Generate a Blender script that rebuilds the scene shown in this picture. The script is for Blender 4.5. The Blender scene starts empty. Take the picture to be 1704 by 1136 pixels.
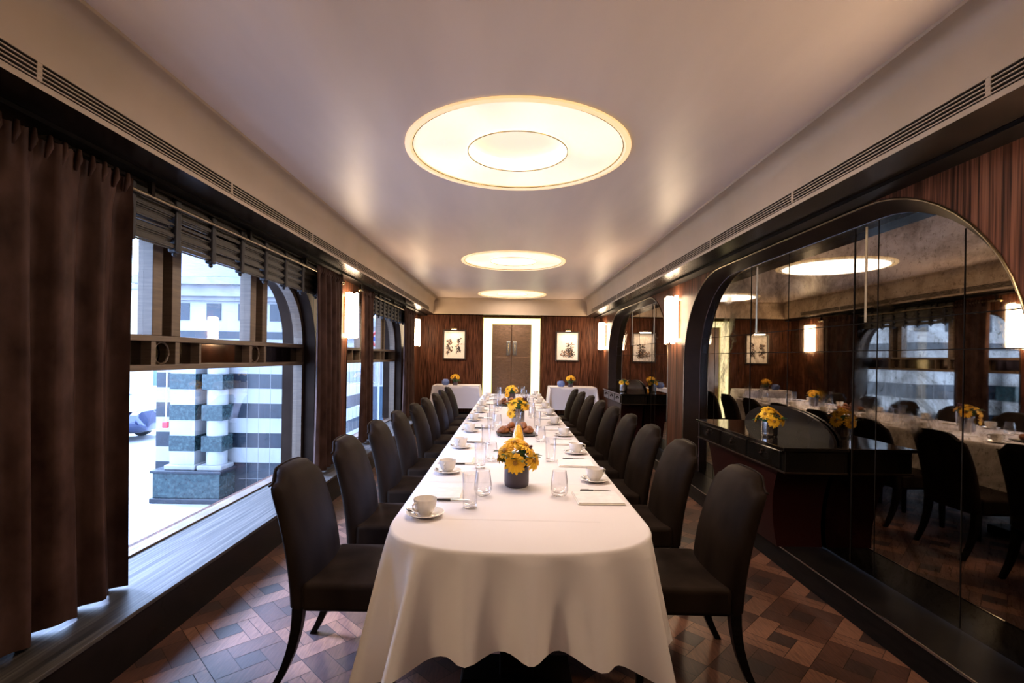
import bpy, bmesh, math, random
from mathutils import Vector, Matrix
from mathutils.geometry import tessellate_polygon
random.seed(7)
PI = math.pi
S = bpy.context.scene
COL = S.collection

# ------------------------------------------------------------------ camera
W_IMG, H_IMG = 1704, 1136
F_PX = 845.0
EYE = 1.38
cam_d = bpy.data.cameras.new('camera')
cam = bpy.data.objects.new('camera', cam_d)
COL.objects.link(cam)
cam_d.sensor_width = 36.0
cam_d.lens = 36.0 * F_PX / W_IMG
cam_d.shift_x = 4.0 / W_IMG
cam_d.shift_y = 26.0 / W_IMG
cam_d.clip_start = 0.02
cam_d.clip_end = 300
cam.matrix_world = Matrix.Translation((0, 0, EYE)) @ Matrix.Rotation(PI / 2, 4, 'X') @ Matrix.Rotation(0.0157, 4, 'Z')
S.camera = cam

# ------------------------------------------------------------------ world, sun, exposure
S.view_settings.view_transform = 'Standard'
S.view_settings.look = 'None'
S.view_settings.gamma = 1.0
S.view_settings.use_curve_mapping = False
S.view_settings.exposure = 0.28
S.cycles.max_bounces = 8
S.cycles.diffuse_bounces = 4
S.cycles.glossy_bounces = 5
S.cycles.transmission_bounces = 8
S.cycles.transparent_max_bounces = 16
S.cycles.caustics_reflective = False
S.cycles.caustics_refractive = False
S.cycles.sample_clamp_indirect = 4.0
S.cycles.blur_glossy = 0.5

wd = bpy.data.worlds.new('sky')
S.world = wd
wd.use_nodes = True
bg = wd.node_tree.nodes['Background']
bg.inputs[0].default_value = (0.44, 0.61, 1.0, 1)
bg.inputs[1].default_value = 11.5

sun_d = bpy.data.lights.new('sun', 'SUN')
sun_d.energy = 22.0
sun_d.angle = math.radians(14.0)
sun_d.color = (0.40, 0.53, 1.0)
sun = bpy.data.objects.new('sun', sun_d)
COL.objects.link(sun)
sun.rotation_euler = Vector((0.75, -0.25, -0.60)).to_track_quat('-Z', 'Y').to_euler()

# ------------------------------------------------------------------ materials
def new_mat(name):
    m = bpy.data.materials.new(name)
    m.use_nodes = True
    return m, m.node_tree, m.node_tree.nodes['Principled BSDF']

def setp(b, **k):
    names = {'rough': 'Roughness', 'metal': 'Metallic', 'spec': 'Specular IOR Level', 'coat': 'Coat Weight',
             'coat_rough': 'Coat Roughness', 'sheen': 'Sheen Weight', 'sheen_rough': 'Sheen Roughness',
             'trans': 'Transmission Weight', 'ior': 'IOR', 'sss': 'Subsurface Weight', 'alpha': 'Alpha'}
    for a, v in k.items():
        b.inputs[names[a]].default_value = v

def ramp(nt, fac, stops):
    r = nt.nodes.new('ShaderNodeValToRGB')
    els = r.color_ramp.elements
    while len(els) < len(stops):
        els.new(0.5)
    for e, (p, c) in zip(els, stops):
        e.position = p
        e.color = (*c, 1)
    nt.links.new(fac, r.inputs[0])
    return r

def noise(nt, scale=(1, 1, 1), s=5.0, detail=4.0, coord='Object', rough=0.5, rot=(0, 0, 0), dist=0.0):
    tc = nt.nodes.new('ShaderNodeTexCoord')
    mp = nt.nodes.new('ShaderNodeMapping')
    mp.inputs['Scale'].default_value = scale
    mp.inputs['Rotation'].default_value = rot
    n = nt.nodes.new('ShaderNodeTexNoise')
    n.inputs['Scale'].default_value = s
    n.inputs['Detail'].default_value = detail
    n.inputs['Roughness'].default_value = rough
    n.inputs['Distortion'].default_value = dist
    nt.links.new(tc.outputs[coord], mp.inputs[0])
    nt.links.new(mp.outputs[0], n.inputs['Vector'])
    return n.outputs['Fac']

def bump(nt, b, fac, strength=0.3, dist=0.01):
    bp = nt.nodes.new('ShaderNodeBump')
    bp.inputs['Strength'].default_value = strength
    bp.inputs['Distance'].default_value = dist
    nt.links.new(fac, bp.inputs['Height'])
    nt.links.new(bp.outputs[0], b.inputs['Normal'])

def mat_noise(name, stops, scale=(1, 1, 1), s=5.0, detail=4.0, bmp=0.0, bd=0.01, rot=(0, 0, 0), nrough=0.5, dist=0.0, **k):
    m, nt, b = new_mat(name)
    f = noise(nt, scale, s, detail, rot=rot, rough=nrough, dist=dist)
    r = ramp(nt, f, stops)
    nt.links.new(r.outputs[0], b.inputs['Base Color'])
    if bmp:
        bump(nt, b, f, bmp, bd)
    setp(b, **k)
    return m

def mat_plain(name, col, **k):
    m, nt, b = new_mat(name)
    f = noise(nt, s=30.0, detail=2.0)
    c0 = tuple(x * 0.93 for x in col)
    c1 = tuple(min(1, x * 1.05) for x in col)
    r = ramp(nt, f, [(0.3, c0), (0.7, c1)])
    nt.links.new(r.outputs[0], b.inputs['Base Color'])
    setp(b, **k)
    return m

def mat_emit(name, col, strength, var=0.0, s=3.0):
    m, nt, b = new_mat(name)
    b.inputs['Base Color'].default_value = (0.8, 0.8, 0.8, 1)
    b.inputs['Emission Color'].default_value = (*col, 1)
    b.inputs['Emission Strength'].default_value = strength
    if var:
        f = noise(nt, s=s, detail=1.0)
        mr = nt.nodes.new('ShaderNodeMapRange')
        mr.inputs['From Min'].default_value = 0.35
        mr.inputs['From Max'].default_value = 0.65
        mr.inputs['To Min'].default_value = strength * (1 - var)
        mr.inputs['To Max'].default_value = strength * (1 + var)
        nt.links.new(f, mr.inputs[0])
        nt.links.new(mr.outputs[0], b.inputs['Emission Strength'])
    return m

def mat_thin_glass(name, tint=(1, 1, 1), ior=1.5, rough=0.02, boost=1.0):
    m = bpy.data.materials.new(name)
    m.use_nodes = True
    nt = m.node_tree
    for n in list(nt.nodes):
        nt.nodes.remove(n)
    out = nt.nodes.new('ShaderNodeOutputMaterial')
    tr = nt.nodes.new('ShaderNodeBsdfTransparent')
    tr.inputs[0].default_value = (*tint, 1)
    gl = nt.nodes.new('ShaderNodeBsdfGlossy')
    gl.inputs['Roughness'].default_value = rough
    # Schlick reflectance from the angle to the surface, the same on both faces of the sheet
    ge = nt.nodes.new('ShaderNodeNewGeometry')
    dt_ = nt.nodes.new('ShaderNodeVectorMath')
    dt_.operation = 'DOT_PRODUCT'
    nt.links.new(ge.outputs['Normal'], dt_.inputs[0])
    nt.links.new(ge.outputs['Incoming'], dt_.inputs[1])
    def mth(op, a, b_=None):
        n_ = nt.nodes.new('ShaderNodeMath')
        n_.operation = op
        n_.use_clamp = op in ('ADD', 'SUBTRACT')
        for i_, v_ in enumerate((a, b_)):
            if v_ is None:
                continue
            if isinstance(v_, (int, float)):
                n_.inputs[i_].default_value = v_
            else:
                nt.links.new(v_, n_.inputs[i_])
        return n_.outputs[0]
    r0 = ((ior - 1) / (ior + 1)) ** 2
    ab = mth('ABSOLUTE', dt_.outputs['Value'])
    pw = mth('POWER', mth('SUBTRACT', 1.0, ab), 4.0)
    fac = mth('ADD', mth('MULTIPLY', pw, (1 - r0) * boost), r0 * boost)
    mx = nt.nodes.new('ShaderNodeMixShader')
    nt.links.new(fac, mx.inputs[0])
    nt.links.new(tr.outputs[0], mx.inputs[1])
    nt.links.new(gl.outputs[0], mx.inputs[2])
    nt.links.new(mx.outputs[0], out.inputs[0])
    return m

def mat_veneer(name, bright=1.0, freq=34.0):
    m, nt, b = new_mat(name)
    f1 = noise(nt, (1, 1, 0.035), freq, 3.0, dist=0.3)
    f2 = noise(nt, (1, 1, 0.02), freq * 2.6, 2.0)
    mx = nt.nodes.new('ShaderNodeMath')
    mx.operation = 'ADD'
    nt.links.new(f1, mx.inputs[0])
    nt.links.new(f2, mx.inputs[1])
    k = bright
    r = ramp(nt, mx.outputs[0], [(0.40, (0.018 * k, 0.007 * k, 0.004 * k)), (0.49, (0.075 * k, 0.028 * k, 0.015 * k)), (0.56, (0.135 * k, 0.052 * k, 0.028 * k)), (0.66, (0.19 * k, 0.080 * k, 0.045 * k))])
    hv = nt.nodes.new('ShaderNodeMath')
    hv.operation = 'MULTIPLY'
    hv.inputs[1].default_value = 0.5
    nt.links.new(mx.outputs[0], hv.inputs[0])
    nt.links.new(hv.outputs[0], r.inputs[0])
    nt.links.new(r.outputs[0], b.inputs['Base Color'])
    setp(b, rough=0.36, spec=0.05)
    return m

M = {}
M['veneer'] = mat_veneer('zebrano_veneer', 0.9)
M['veneer_fine'] = mat_veneer('fine_striped_veneer', 0.85, 85.0)
M['gloss_black'] = mat_noise('gloss_black_lacquer', [(0.3, (0.006, 0.005, 0.004)), (0.7, (0.012, 0.009, 0.007))], s=4.0, rough=0.07, spec=0.5)
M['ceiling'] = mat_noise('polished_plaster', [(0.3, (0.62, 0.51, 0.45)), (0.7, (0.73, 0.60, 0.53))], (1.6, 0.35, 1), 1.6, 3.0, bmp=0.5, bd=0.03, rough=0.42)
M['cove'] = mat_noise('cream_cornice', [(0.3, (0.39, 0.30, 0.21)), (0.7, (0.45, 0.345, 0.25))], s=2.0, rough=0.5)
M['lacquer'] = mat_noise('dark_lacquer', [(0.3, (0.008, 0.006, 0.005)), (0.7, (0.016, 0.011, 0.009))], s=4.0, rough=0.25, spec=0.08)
M['oak_dark'] = mat_noise('dark_oak_ledge', [(0.35, (0.022, 0.019, 0.016)), (0.5, (0.050, 0.043, 0.036)), (0.65, (0.10, 0.088, 0.074))], (60, 1.3, 60), 1.0, 5.0, bmp=0.35, bd=0.004, rough=0.42, spec=0.22)
M['ebony'] = mat_noise('ebonised_wood', [(0.3, (0.005, 0.004, 0.004)), (0.7, (0.011, 0.009, 0.008))], (4, 4, 30), 2.0, rough=0.3, spec=0.06)
M['grout'] = mat_plain('floor_joint', (0.03, 0.018, 0.012), rough=0.6)
def plank(name, c, ang):
    c0 = tuple(x * 0.72 for x in c)
    c1 = tuple(x * 1.15 for x in c)
    return mat_noise(name, [(0.35, c0), (0.65, c1)], (40, 4, 1), 3.0, 5.0, bmp=0.2, bd=0.002, rot=(0, 0, ang), rough=0.42)
M['p1a'] = plank('parquet_light_a', (0.20, 0.088, 0.050), PI / 4)
M['p1b'] = plank('parquet_light_b', (0.17, 0.074, 0.042), -PI / 4)
M['p2a'] = plank('parquet_mid_a', (0.085, 0.035, 0.021), PI / 4)
M['p2b'] = plank('parquet_mid_b', (0.070, 0.029, 0.018), -PI / 4)
M['p3'] = plank('parquet_dark', (0.040, 0.020, 0.015), PI / 4)
M['cloth'] = mat_noise('white_linen', [(0.3, (0.76, 0.70, 0.70)), (0.7, (0.80, 0.74, 0.74))], s=2.5, detail=3, bmp=0.10, bd=0.01, rough=0.75, sheen=0.1)
M['velvet'] = mat_noise('brown_velvet', [(0.3, (0.010, 0.0066, 0.0050)), (0.7, (0.022, 0.0148, 0.0112))], (1, 1, 0.4), 7.0, 4.0, bmp=0.12, bd=0.004, rough=0.46, sheen=0.0, spec=0.012)
M['curtain'] = mat_noise('brown_curtain', [(0.3, (0.026, 0.0125, 0.009)), (0.7, (0.075, 0.040, 0.030))], (1, 1, 0.6), 9.0, 4.0, bmp=0.15, bd=0.004, rough=0.5, spec=0.04)
M['brass'] = mat_noise('aged_brass', [(0.3, (0.42, 0.32, 0.15)), (0.7, (0.58, 0.46, 0.24))], s=20, metal=1.0, rough=0.25)
M['edge_metal'] = mat_noise('dull_brass_edge', [(0.3, (0.22, 0.17, 0.11)), (0.7, (0.34, 0.27, 0.18))], s=12, metal=1.0, rough=0.35)
M['bronze'] = mat_noise('bronze_frame', [(0.3, (0.018, 0.011, 0.008)), (0.7, (0.034, 0.021, 0.015))], s=3, rough=0.35, spec=0.02)
M['steel'] = mat_plain('polished_steel', (0.62, 0.6, 0.58), metal=1.0, rough=0.16)
M['window_wood'] = mat_noise('window_frame_wood', [(0.3, (0.085, 0.055, 0.035)), (0.7, (0.16, 0.105, 0.065))], (1, 1, 12), 6, rough=0.4)
M['glass'] = mat_thin_glass('window_glass', (0.97, 0.99, 1.0), 1.4, 0.01)
M['tumbler'] = mat_thin_glass('drinking_glass', (0.985, 0.985, 0.99), 1.5, 0.03, 1.6)
M['dark_glass'] = mat_noise('dark_mirror_glass', [(0.3, (0.20, 0.17, 0.14)), (0.7, (0.32, 0.28, 0.24))], s=6, metal=1.0, rough=0.06)
M['porcelain'] = mat_plain('white_porcelain', (0.80, 0.75, 0.70), rough=0.18, coat=0.5)
M['paper'] = mat_plain('white_paper', (0.80, 0.76, 0.75), rough=0.6)
M['pen'] = mat_plain('black_plastic', (0.02, 0.018, 0.02), rough=0.3)
M['slate'] = mat_noise('slate_board', [(0.3, (0.018, 0.018, 0.02)), (0.7, (0.05, 0.05, 0.052))], s=14, bmp=0.3, rough=0.45)
M['pastry'] = mat_noise('baked_pastry', [(0.3, (0.12, 0.030, 0.008)), (0.5, (0.27, 0.085, 0.022)), (0.72, (0.46, 0.20, 0.06))], s=26, detail=4, bmp=0.4, bd=0.004, rough=0.4)
M['juice'] = mat_plain('orange_juice', (0.95, 0.50, 0.02), rough=0.25)
M['petal'] = mat_noise('yellow_petal', [(0.3, (0.85, 0.42, 0.01)), (0.7, (0.98, 0.60, 0.02))], s=18, rough=0.55)
M['petal_c'] = mat_noise('flower_centre', [(0.3, (0.22, 0.09, 0.01)), (0.7, (0.50, 0.24, 0.02))], s=160, bmp=0.5, rough=0.8)
M['leaf'] = mat_noise('green_leaf', [(0.3, (0.010, 0.045, 0.012)), (0.7, (0.04, 0.12, 0.03))], s=14, rough=0.35)
M['berry'] = mat_noise('dark_berry', [(0.3, (0.05, 0.01, 0.025)), (0.7, (0.13, 0.03, 0.06))], s=50, rough=0.3)
M['vase'] = mat_noise('plum_ceramic', [(0.3, (0.045, 0.033, 0.045)), (0.7, (0.075, 0.055, 0.072))], s=9, rough=0.4)
M['metal_vase'] = mat_plain('fluted_metal', (0.34, 0.30, 0.28), metal=1.0, rough=0.25)
M['blue_glass'] = mat_plain('blue_glass', (0.25, 0.36, 0.80), rough=0.08, trans=0.5, ior=1.45)
M['black_bamboo'] = mat_noise('bamboo_slats', [(0.3, (0.010, 0.007, 0.005)), (0.7, (0.035, 0.025, 0.016))], (1, 6, 1), 30, rough=0.5)
M['cord'] = mat_plain('dark_tape', (0.012, 0.010, 0.012), rough=0.6)
M['frame_dark'] = mat_plain('dark_picture_frame', (0.03, 0.018, 0.012), rough=0.3)
M['mat_board'] = mat_plain('picture_paper', (0.86, 0.80, 0.72), rough=0.6)
M['ink'] = mat_plain('drawing_ink', (0.06, 0.045, 0.04), rough=0.7)
M['ink_warm'] = mat_plain('drawing_wash', (0.42, 0.24, 0.14), rough=0.7)
M['red_lacquer'] = mat_plain('red_brown_lacquer', (0.022, 0.005, 0.0045), rough=0.35, spec=0.08)
M['crystal'] = mat_emit('lit_crystal', (1.0, 0.73, 0.46), 26.0, 0.25, 25.0)
M['disc'] = mat_emit('lit_diffuser', (1.0, 0.77, 0.52), 0.82, 0.22, 1.8)
M['disc_in'] = mat_emit('lit_inner_diffuser', (1.0, 0.70, 0.42), 0.62, 0.10, 2.0)
M['rim'] = mat_emit('lit_rim', (1.0, 0.62, 0.20), 0.62)
M['disc_wall'] = mat_emit('lit_recess_wall', (1.0, 0.82, 0.52), 0.95)
M['portal_edge'] = mat_emit('lit_glass_edge', (0.75, 0.72, 0.10), 0.75)
M['portal'] = mat_emit('lit_portal_panel', (1.0, 0.90, 0.50), 2.0)
M['lampglow'] = mat_emit('lit_bulb', (1.0, 0.78, 0.5), 12.0)
# door: brown reflective panels
M['door'] = mat_noise('bronze_mirror_door', [(0.3, (0.20, 0.125, 0.075)), (0.7, (0.32, 0.20, 0.125))], (3, 3, 9), 6, metal=0.75, rough=0.22)

def mat_antique():
    m, nt, b = new_mat('antiqued_mirror')
    f = noise(nt, s=2.3, detail=12.0, rough=0.72, dist=0.6)
    g = noise(nt, s=30.0, detail=6.0, rough=0.8)
    r1 = ramp(nt, f, [(0.36, (0.10, 0.08, 0.055)), (0.47, (0.26, 0.22, 0.17)), (0.60, (0.46, 0.41, 0.34))])
    r2 = ramp(nt, g, [(0.34, (0.30, 0.26, 0.2)), (0.46, (1, 1, 1))])
    mx = nt.nodes.new('ShaderNodeMix')
    mx.data_type = 'RGBA'
    mx.blend_type = 'MULTIPLY'
    mx.inputs[0].default_value = 0.8
    nt.links.new(r1.outputs[0], mx.inputs[6])
    nt.links.new(r2.outputs[0], mx.inputs[7])
    nt.links.new(mx.outputs[2], b.inputs['Base Color'])
    rr = ramp(nt, f, [(0.34, (0.12, 0.12, 0.12)), (0.46, (0.02, 0.02, 0.02))])
    nt.links.new(rr.outputs[0], b.inputs['Roughness'])
    setp(b, metal=1.0)
    return m
M['mirror'] = mat_antique()
M['seam'] = mat_plain('mirror_joint', (0.012, 0.009, 0.007), rough=0.9, spec=0.05)
# outside
M['white_marble'] = mat_noise('white_marble', [(0.3, (0.26, 0.265, 0.27)), (0.7, (0.31, 0.315, 0.315))], s=2.0, rough=0.5)
M['green_marble'] = mat_noise('green_marble', [(0.35, (0.005, 0.014, 0.018)), (0.5, (0.014, 0.034, 0.038)), (0.68, (0.05, 0.085, 0.085))], s=16, detail=8, rough=0.25, nrough=0.75)
M['dark_tile'] = mat_noise('dark_tile', [(0.3, (0.008, 0.012, 0.018)), (0.7, (0.015, 0.022, 0.032))], s=5, rough=0.25)
M['stone_trim'] = mat_noise('stone_trim', [(0.3, (0.18, 0.18, 0.185)), (0.7, (0.25, 0.245, 0.24))], s=4, rough=0.7)
M['slate_roof'] = mat_noise('slate_roof', [(0.3, (0.03, 0.04, 0.075)), (0.7, (0.055, 0.07, 0.12))], (1, 1, 8), 5, rough=0.6)
M['pavement'] = mat_noise('pavement', [(0.3, (0.24, 0.24, 0.24)), (0.7, (0.32, 0.32, 0.32))], s=3, rough=0.7)
M['facade'] = mat_noise('pale_facade', [(0.3, (0.40, 0.36, 0.26)), (0.7, (0.5, 0.46, 0.35))], s=2, rough=0.8)
M['shop'] = mat_plain('shop_glass', (0.10, 0.16, 0.22), rough=0.1)
M['car'] = mat_plain('navy_car_paint', (0.01, 0.02, 0.07), rough=0.15, coat=1.0, metal=0.3)
M['tyre'] = mat_plain('tyre_rubber', (0.02, 0.02, 0.02), rough=0.7)
M['white_paint'] = mat_plain('white_paint', (0.55, 0.55, 0.56), rough=0.5)
M['red_paint'] = mat_plain('red_paint', (0.55, 0.03, 0.04), rough=0.4)
M['blue_paint'] = mat_plain('blue_paint', (0.03, 0.08, 0.3), rough=0.4)

# ------------------------------------------------------------------ mesh helpers
class MB:
    def __init__(self):
        self.v, self.f, self.mi = [], [], []
    def add(self, verts, faces, mi=0):
        o = len(self.v)
        self.v += [tuple(p) for p in verts]
        for f in faces:
            self.f.append(tuple(i + o for i in f))
            self.mi.append(mi)
        return self
    def box(self, x0, x1, y0, y1, z0, z1, mi=0, mat=None):
        vs = [Vector((x, y, z)) for z in (z0, z1) for y in (y0, y1) for x in (x0, x1)]
        if mat is not None:
            vs = [mat @ v for v in vs]
        return self.add(vs, [(0, 2, 3, 1), (4, 5, 7, 6), (0, 1, 5, 4), (2, 6, 7, 3), (0, 4, 6, 2), (1, 3, 7, 5)], mi)
    def lathe(self, prof, c=(0, 0, 0), n=24, mi=0, mat=None, flute=0.0, nf=0):
        vs, fs = [], []
        for r, z in prof:
            for k in range(n):
                a = 2 * PI * k / n
                rr = r * (1 + flute * math.cos(nf * a)) if flute else r
                vs.append(Vector((c[0] + rr * math.cos(a), c[1] + rr * math.sin(a), c[2] + z)))
        for j in range(len(prof) - 1):
            for k in range(n):
                k2 = (k + 1) % n
                fs.append((j * n + k, j * n + k2, (j + 1) * n + k2, (j + 1) * n + k))
        if mat is not None:
            vs = [mat @ v for v in vs]
        return self.add(vs, fs, mi)
    def tube(self, pts, rad, n=8, mi=0, caps=True, closed=False):
        pts = [Vector(p) for p in pts]
        rads = rad if isinstance(rad, (list, tuple)) else [rad] * len(pts)
        vs, fs = [], []
        m = len(pts)
        up = Vector((0, 0, 1))
        for i, p in enumerate(pts):
            if closed:
                d = pts[(i + 1) % m] - pts[i - 1]
            else:
                d = pts[min(i + 1, m - 1)] - pts[max(i - 1, 0)]
            d.normalize()
            ref = up if abs(d.dot(up)) < 0.95 else Vector((1, 0, 0))
            a = d.cross(ref).normalized()
            b = a.cross(d).normalized()
            for k in range(n):
                t = 2 * PI * k / n
                vs.append(p + rads[i] * (a * math.cos(t) + b * math.sin(t)))
        rng = m if closed else m - 1
        for i in range(rng):
            i2 = (i + 1) % m
            for k in range(n):
                k2 = (k + 1) % n
                fs.append((i * n + k, i * n + k2, i2 * n + k2, i2 * n + k))
        if caps and not closed:
            fs.append(tuple(range(n))[::-1])
            fs.append(tuple((m - 1) * n + k for k in range(n)))
        return self.add(vs, fs, mi)
    def ball(self, c, r, n=12, mi=0, sc=(1, 1, 1)):
        prof = [(max(1e-4, math.sin(PI * j / (n // 2))) * r, -math.cos(PI * j / (n // 2)) * r) for j in range(n // 2 + 1)]
        mt = Matrix.Translation(c) @ Matrix.Diagonal((*sc, 1))
        return self.lathe(prof, n=n, mi=mi, mat=mt)
    def poly_prism(self, loops, axis, a0, a1, mi=0):
        """loops of 2-D points (outer, then holes); extruded along axis ('x','y','z')."""
        def P(u, v, a):
            return {'x': (a, u, v), 'y': (u, a, v), 'z': (u, v, a)}[axis]
        flat = [p for l in loops for p in l]
        tris = tessellate_polygon([[Vector((p[0], p[1], 0)) for p in l] for l in loops])
        n = len(flat)
        vs = [P(u, v, a0) for u, v in flat] + [P(u, v, a1) for u, v in flat]
        fs = [tuple(t) for t in tris] + [tuple(i + n for i in reversed(t)) for t in tris]
        o = 0
        for l in loops:
            m = len(l)
            for i in range(m):
                j = (i + 1) % m
                fs.append((o + i, o + j, n + o + j, n + o + i))
            o += m
        return self.add(vs, fs, mi)
    def mesh(self, name, mats, smooth=None):
        me = bpy.data.meshes.new(name)
        me.from_pydata(self.v, [], self.f)
        if not isinstance(mats, (list, tuple)):
            mats = [mats]
        for m in mats:
            me.materials.append(M[m])
        for p, i in zip(me.polygons, self.mi):
            p.material_index = i
        bm = bmesh.new()
        bm.from_mesh(me)
        bmesh.ops.remove_doubles(bm, verts=bm.verts, dist=1e-6)
        bmesh.ops.recalc_face_normals(bm, faces=bm.faces)
        bm.to_mesh(me)
        bm.free()
        if smooth is not None:
            me.polygons.foreach_set('use_smooth', [True] * len(me.polygons))
            if smooth < 179:
                try:
                    me.set_sharp_from_angle(angle=math.radians(smooth))
                except Exception:
                    pass
        me.update()
        return me
    def build(self, name, mats, parent=None, smooth=None, bevel=0.0, seg=2, sub=0):
        me = self.mesh(name, mats, smooth)
        o = bpy.data.objects.new(name, me)
        COL.objects.link(o)
        if parent is not None:
            o.parent = parent
        if bevel:
            b = o.modifiers.new('bevel', 'BEVEL')
            b.width = bevel
            b.segments = seg
            b.limit_method = 'ANGLE'
            b.angle_limit = math.radians(35)
        if sub:
            s = o.modifiers.new('sub', 'SUBSURF')
            s.levels = sub
            s.render_levels = sub
        return o

def tag(o, label=None, cat=None, group=None, kind=None):
    if label:
        o['label'] = label
    if cat:
        o['category'] = cat
    if group:
        o['group'] = group
    if kind:
        o['kind'] = kind
    return o

def empty(name, loc=(0, 0, 0), rz=0.0):
    o = bpy.data.objects.new(name, None)
    o.empty_display_size = 0.05
    COL.objects.link(o)
    o.location = loc
    o.rotation_euler = (0, 0, rz)
    return o

def copy_tree(o, parent=None):
    c = o.copy()
    COL.objects.link(c)
    if parent is not None:
        c.parent = parent
    for ch in list(o.children):
        copy_tree(ch, c)
    return c

def struct(o):
    o['kind'] = 'structure'
    return o

ORD = ['nearest', 'second', 'third', 'fourth', 'fifth', 'sixth', 'seventh', 'eighth', 'farthest']
def ordn(k):
    return ORD[k] + ('' if k in (0, 8) else ' nearest')

# ------------------------------------------------------------------ room dimensions
XW = 1.99            # half width at the veneer
Y0, Y1 = -2.6, 11.25
ZC = 2.63            # flat ceiling
ZS = 2.287           # soffit under the cornice
XL = 1.65            # cornice lip
XWIN = -2.14         # window glass
XM = 2.12            # mirror plane

def arch(y0, y1, zb, zs, r, n=14):
    p = [(y0, zb), (y0, zs)]
    for k in range(1, n + 1):
        a = PI - (PI / 2) * k / n
        p.append((y0 + r + r * math.cos(a), zs + r * math.sin(a)))
    for k in range(0, n + 1):
        a = PI / 2 - (PI / 2) * k / n
        p.append((y1 - r + r * math.cos(a), zs + r * math.sin(a)))
    p.append((y1, zb))
    return p

# floor: pinwheel parquet at 45 degrees
fl = MB()
fl.add([(-2.2, Y0, -0.003), (2.3, Y0, -0.003), (2.3, Y1 + 0.05, -0.003), (-2.2, Y1 + 0.05, -0.003)], [(0, 1, 2, 3)], 0)
u = 0.108
rot = Matrix.Rotation(PI / 4, 3, 'Z')
rects = [(0, 0, 2, 1, 'h'), (2, 0, 3, 2, 'v'), (1, 2, 3, 3, 'h'), (0, 1, 1, 3, 'v'), (1, 1, 2, 2, 'c')]
NB = int(14 / (3 * u)) + 4
for i in range(-NB, NB):
    for j in range(-NB, NB):
        cc = rot @ Vector(((i + 0.5) * 3 * u, (j + 0.5) * 3 * u, 0))
        if not (-1.95 < cc.x < 2.1 and -0.2 < cc.y < Y1):
            continue
        dark = (i + j) % 2
        for (a, b, c, d, k) in rects:
            g = 0.0015
            sub = []
            if k == 'h':
                sub = [(a, b, c, d)]
            elif k == 'v':
                sub = [(a, b, a + 0.5, d), (a + 0.5, b, c, d)] if not dark else [(a, b, c, d)]
            else:
                sub = [(a, b, c, d)]
            for (aa, bb, c2, d2) in sub:
                q = [(aa * u + g, bb * u + g), (c2 * u - g, bb * u + g), (c2 * u - g, d2 * u - g), (aa * u + g, d2 * u - g)]
                vs = [rot @ Vector((x + i * 3 * u, y + j * 3 * u, 0)) for x, y in q]
                mi = 5 if k == 'c' else ((1 if k == 'h' else 2) if not dark else (3 if k == 'h' else 4))
                if not dark and random.random() < 0.12:
                    mi = 3
                fl.add(vs, [(0, 1, 2, 3)], mi)
struct(fl.build('floor', ['grout', 'p1a', 'p1b', 'p2a', 'p2b', 'p3']))

# ceiling with holes for the round lights
DISCS = [-0.42, 3.10, 6.62, 10.08]
DX, DR = 0.03, 0.66
def circ(cx, cy, r, n=48):
    return [(cx + r * math.cos(2 * PI * k / n), cy + r * math.sin(2 * PI * k / n)) for k in range(n)]
ce = MB()
q = 0.45
ce.poly_prism([[(-XW + q, Y0 + q), (XW - q, Y0 + q), (XW - q, Y1 - q), (-XW + q, Y1 - q)]] + [circ(DX, y, DR) for y in DISCS], 'z', ZC, ZC + 0.12)
ce.box(-2.4, 2.5, Y0 - 0.3, Y1 + 0.3, ZC + 0.2, ZC + 0.5)
struct(ce.build('ceiling', 'ceiling'))
# cornice swept round the room
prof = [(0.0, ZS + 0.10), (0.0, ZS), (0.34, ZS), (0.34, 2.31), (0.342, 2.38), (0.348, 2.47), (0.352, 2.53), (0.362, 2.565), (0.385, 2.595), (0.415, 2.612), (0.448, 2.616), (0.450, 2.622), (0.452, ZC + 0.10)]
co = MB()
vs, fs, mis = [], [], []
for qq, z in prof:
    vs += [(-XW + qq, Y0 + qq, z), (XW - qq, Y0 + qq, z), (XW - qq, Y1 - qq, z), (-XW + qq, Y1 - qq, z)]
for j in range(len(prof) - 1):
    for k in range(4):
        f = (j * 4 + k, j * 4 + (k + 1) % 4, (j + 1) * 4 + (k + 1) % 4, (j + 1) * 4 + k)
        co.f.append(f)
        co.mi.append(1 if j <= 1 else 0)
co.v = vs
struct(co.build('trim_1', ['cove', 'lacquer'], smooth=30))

# back and front walls
struct(MB().box(-2.4, 2.5, Y1, Y1 + 0.2, -0.05, ZC + 0.2).build('wall_back', 'veneer_fine'))
struct(MB().box(-2.4, 2.5, Y0 - 0.2, Y0, -0.05, ZC + 0.2).build('wall_front', 'veneer'))

# left wall with two arched openings
WINS = [(2.08, 5.17), (6.20, 9.29)]
WZS, WR = 1.475, 0.63
lw = MB()
holes = [arch(a - 0.012, b + 0.012, 0.20, WZS, WR + 0.012)[::-1] for a, b in WINS]
lw.poly_prism([[(Y0, 0.0), (Y1, 0.0), (Y1, ZC + 0.2), (Y0, ZC + 0.2)]] + holes, 'x', -2.30, -XW)
struct(lw.build('wall_left', 'veneer'))
# right wall with two arched niches
ARCHES = [(1.92, 5.78), (6.37, 10.2)]
AZS, AR = 1.32, 0.94
rw = MB()
holes = [arch(a, b, 0.12, AZS, AR)[::-1] for a, b in ARCHES]
rw.poly_prism([[(Y0, 0.0), (Y1, 0.0), (Y1, ZC + 0.2), (Y0, ZC + 0.2)]] + holes, 'x', XW, 2.35)
struct(rw.build('wall_right', 'veneer'))

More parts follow.
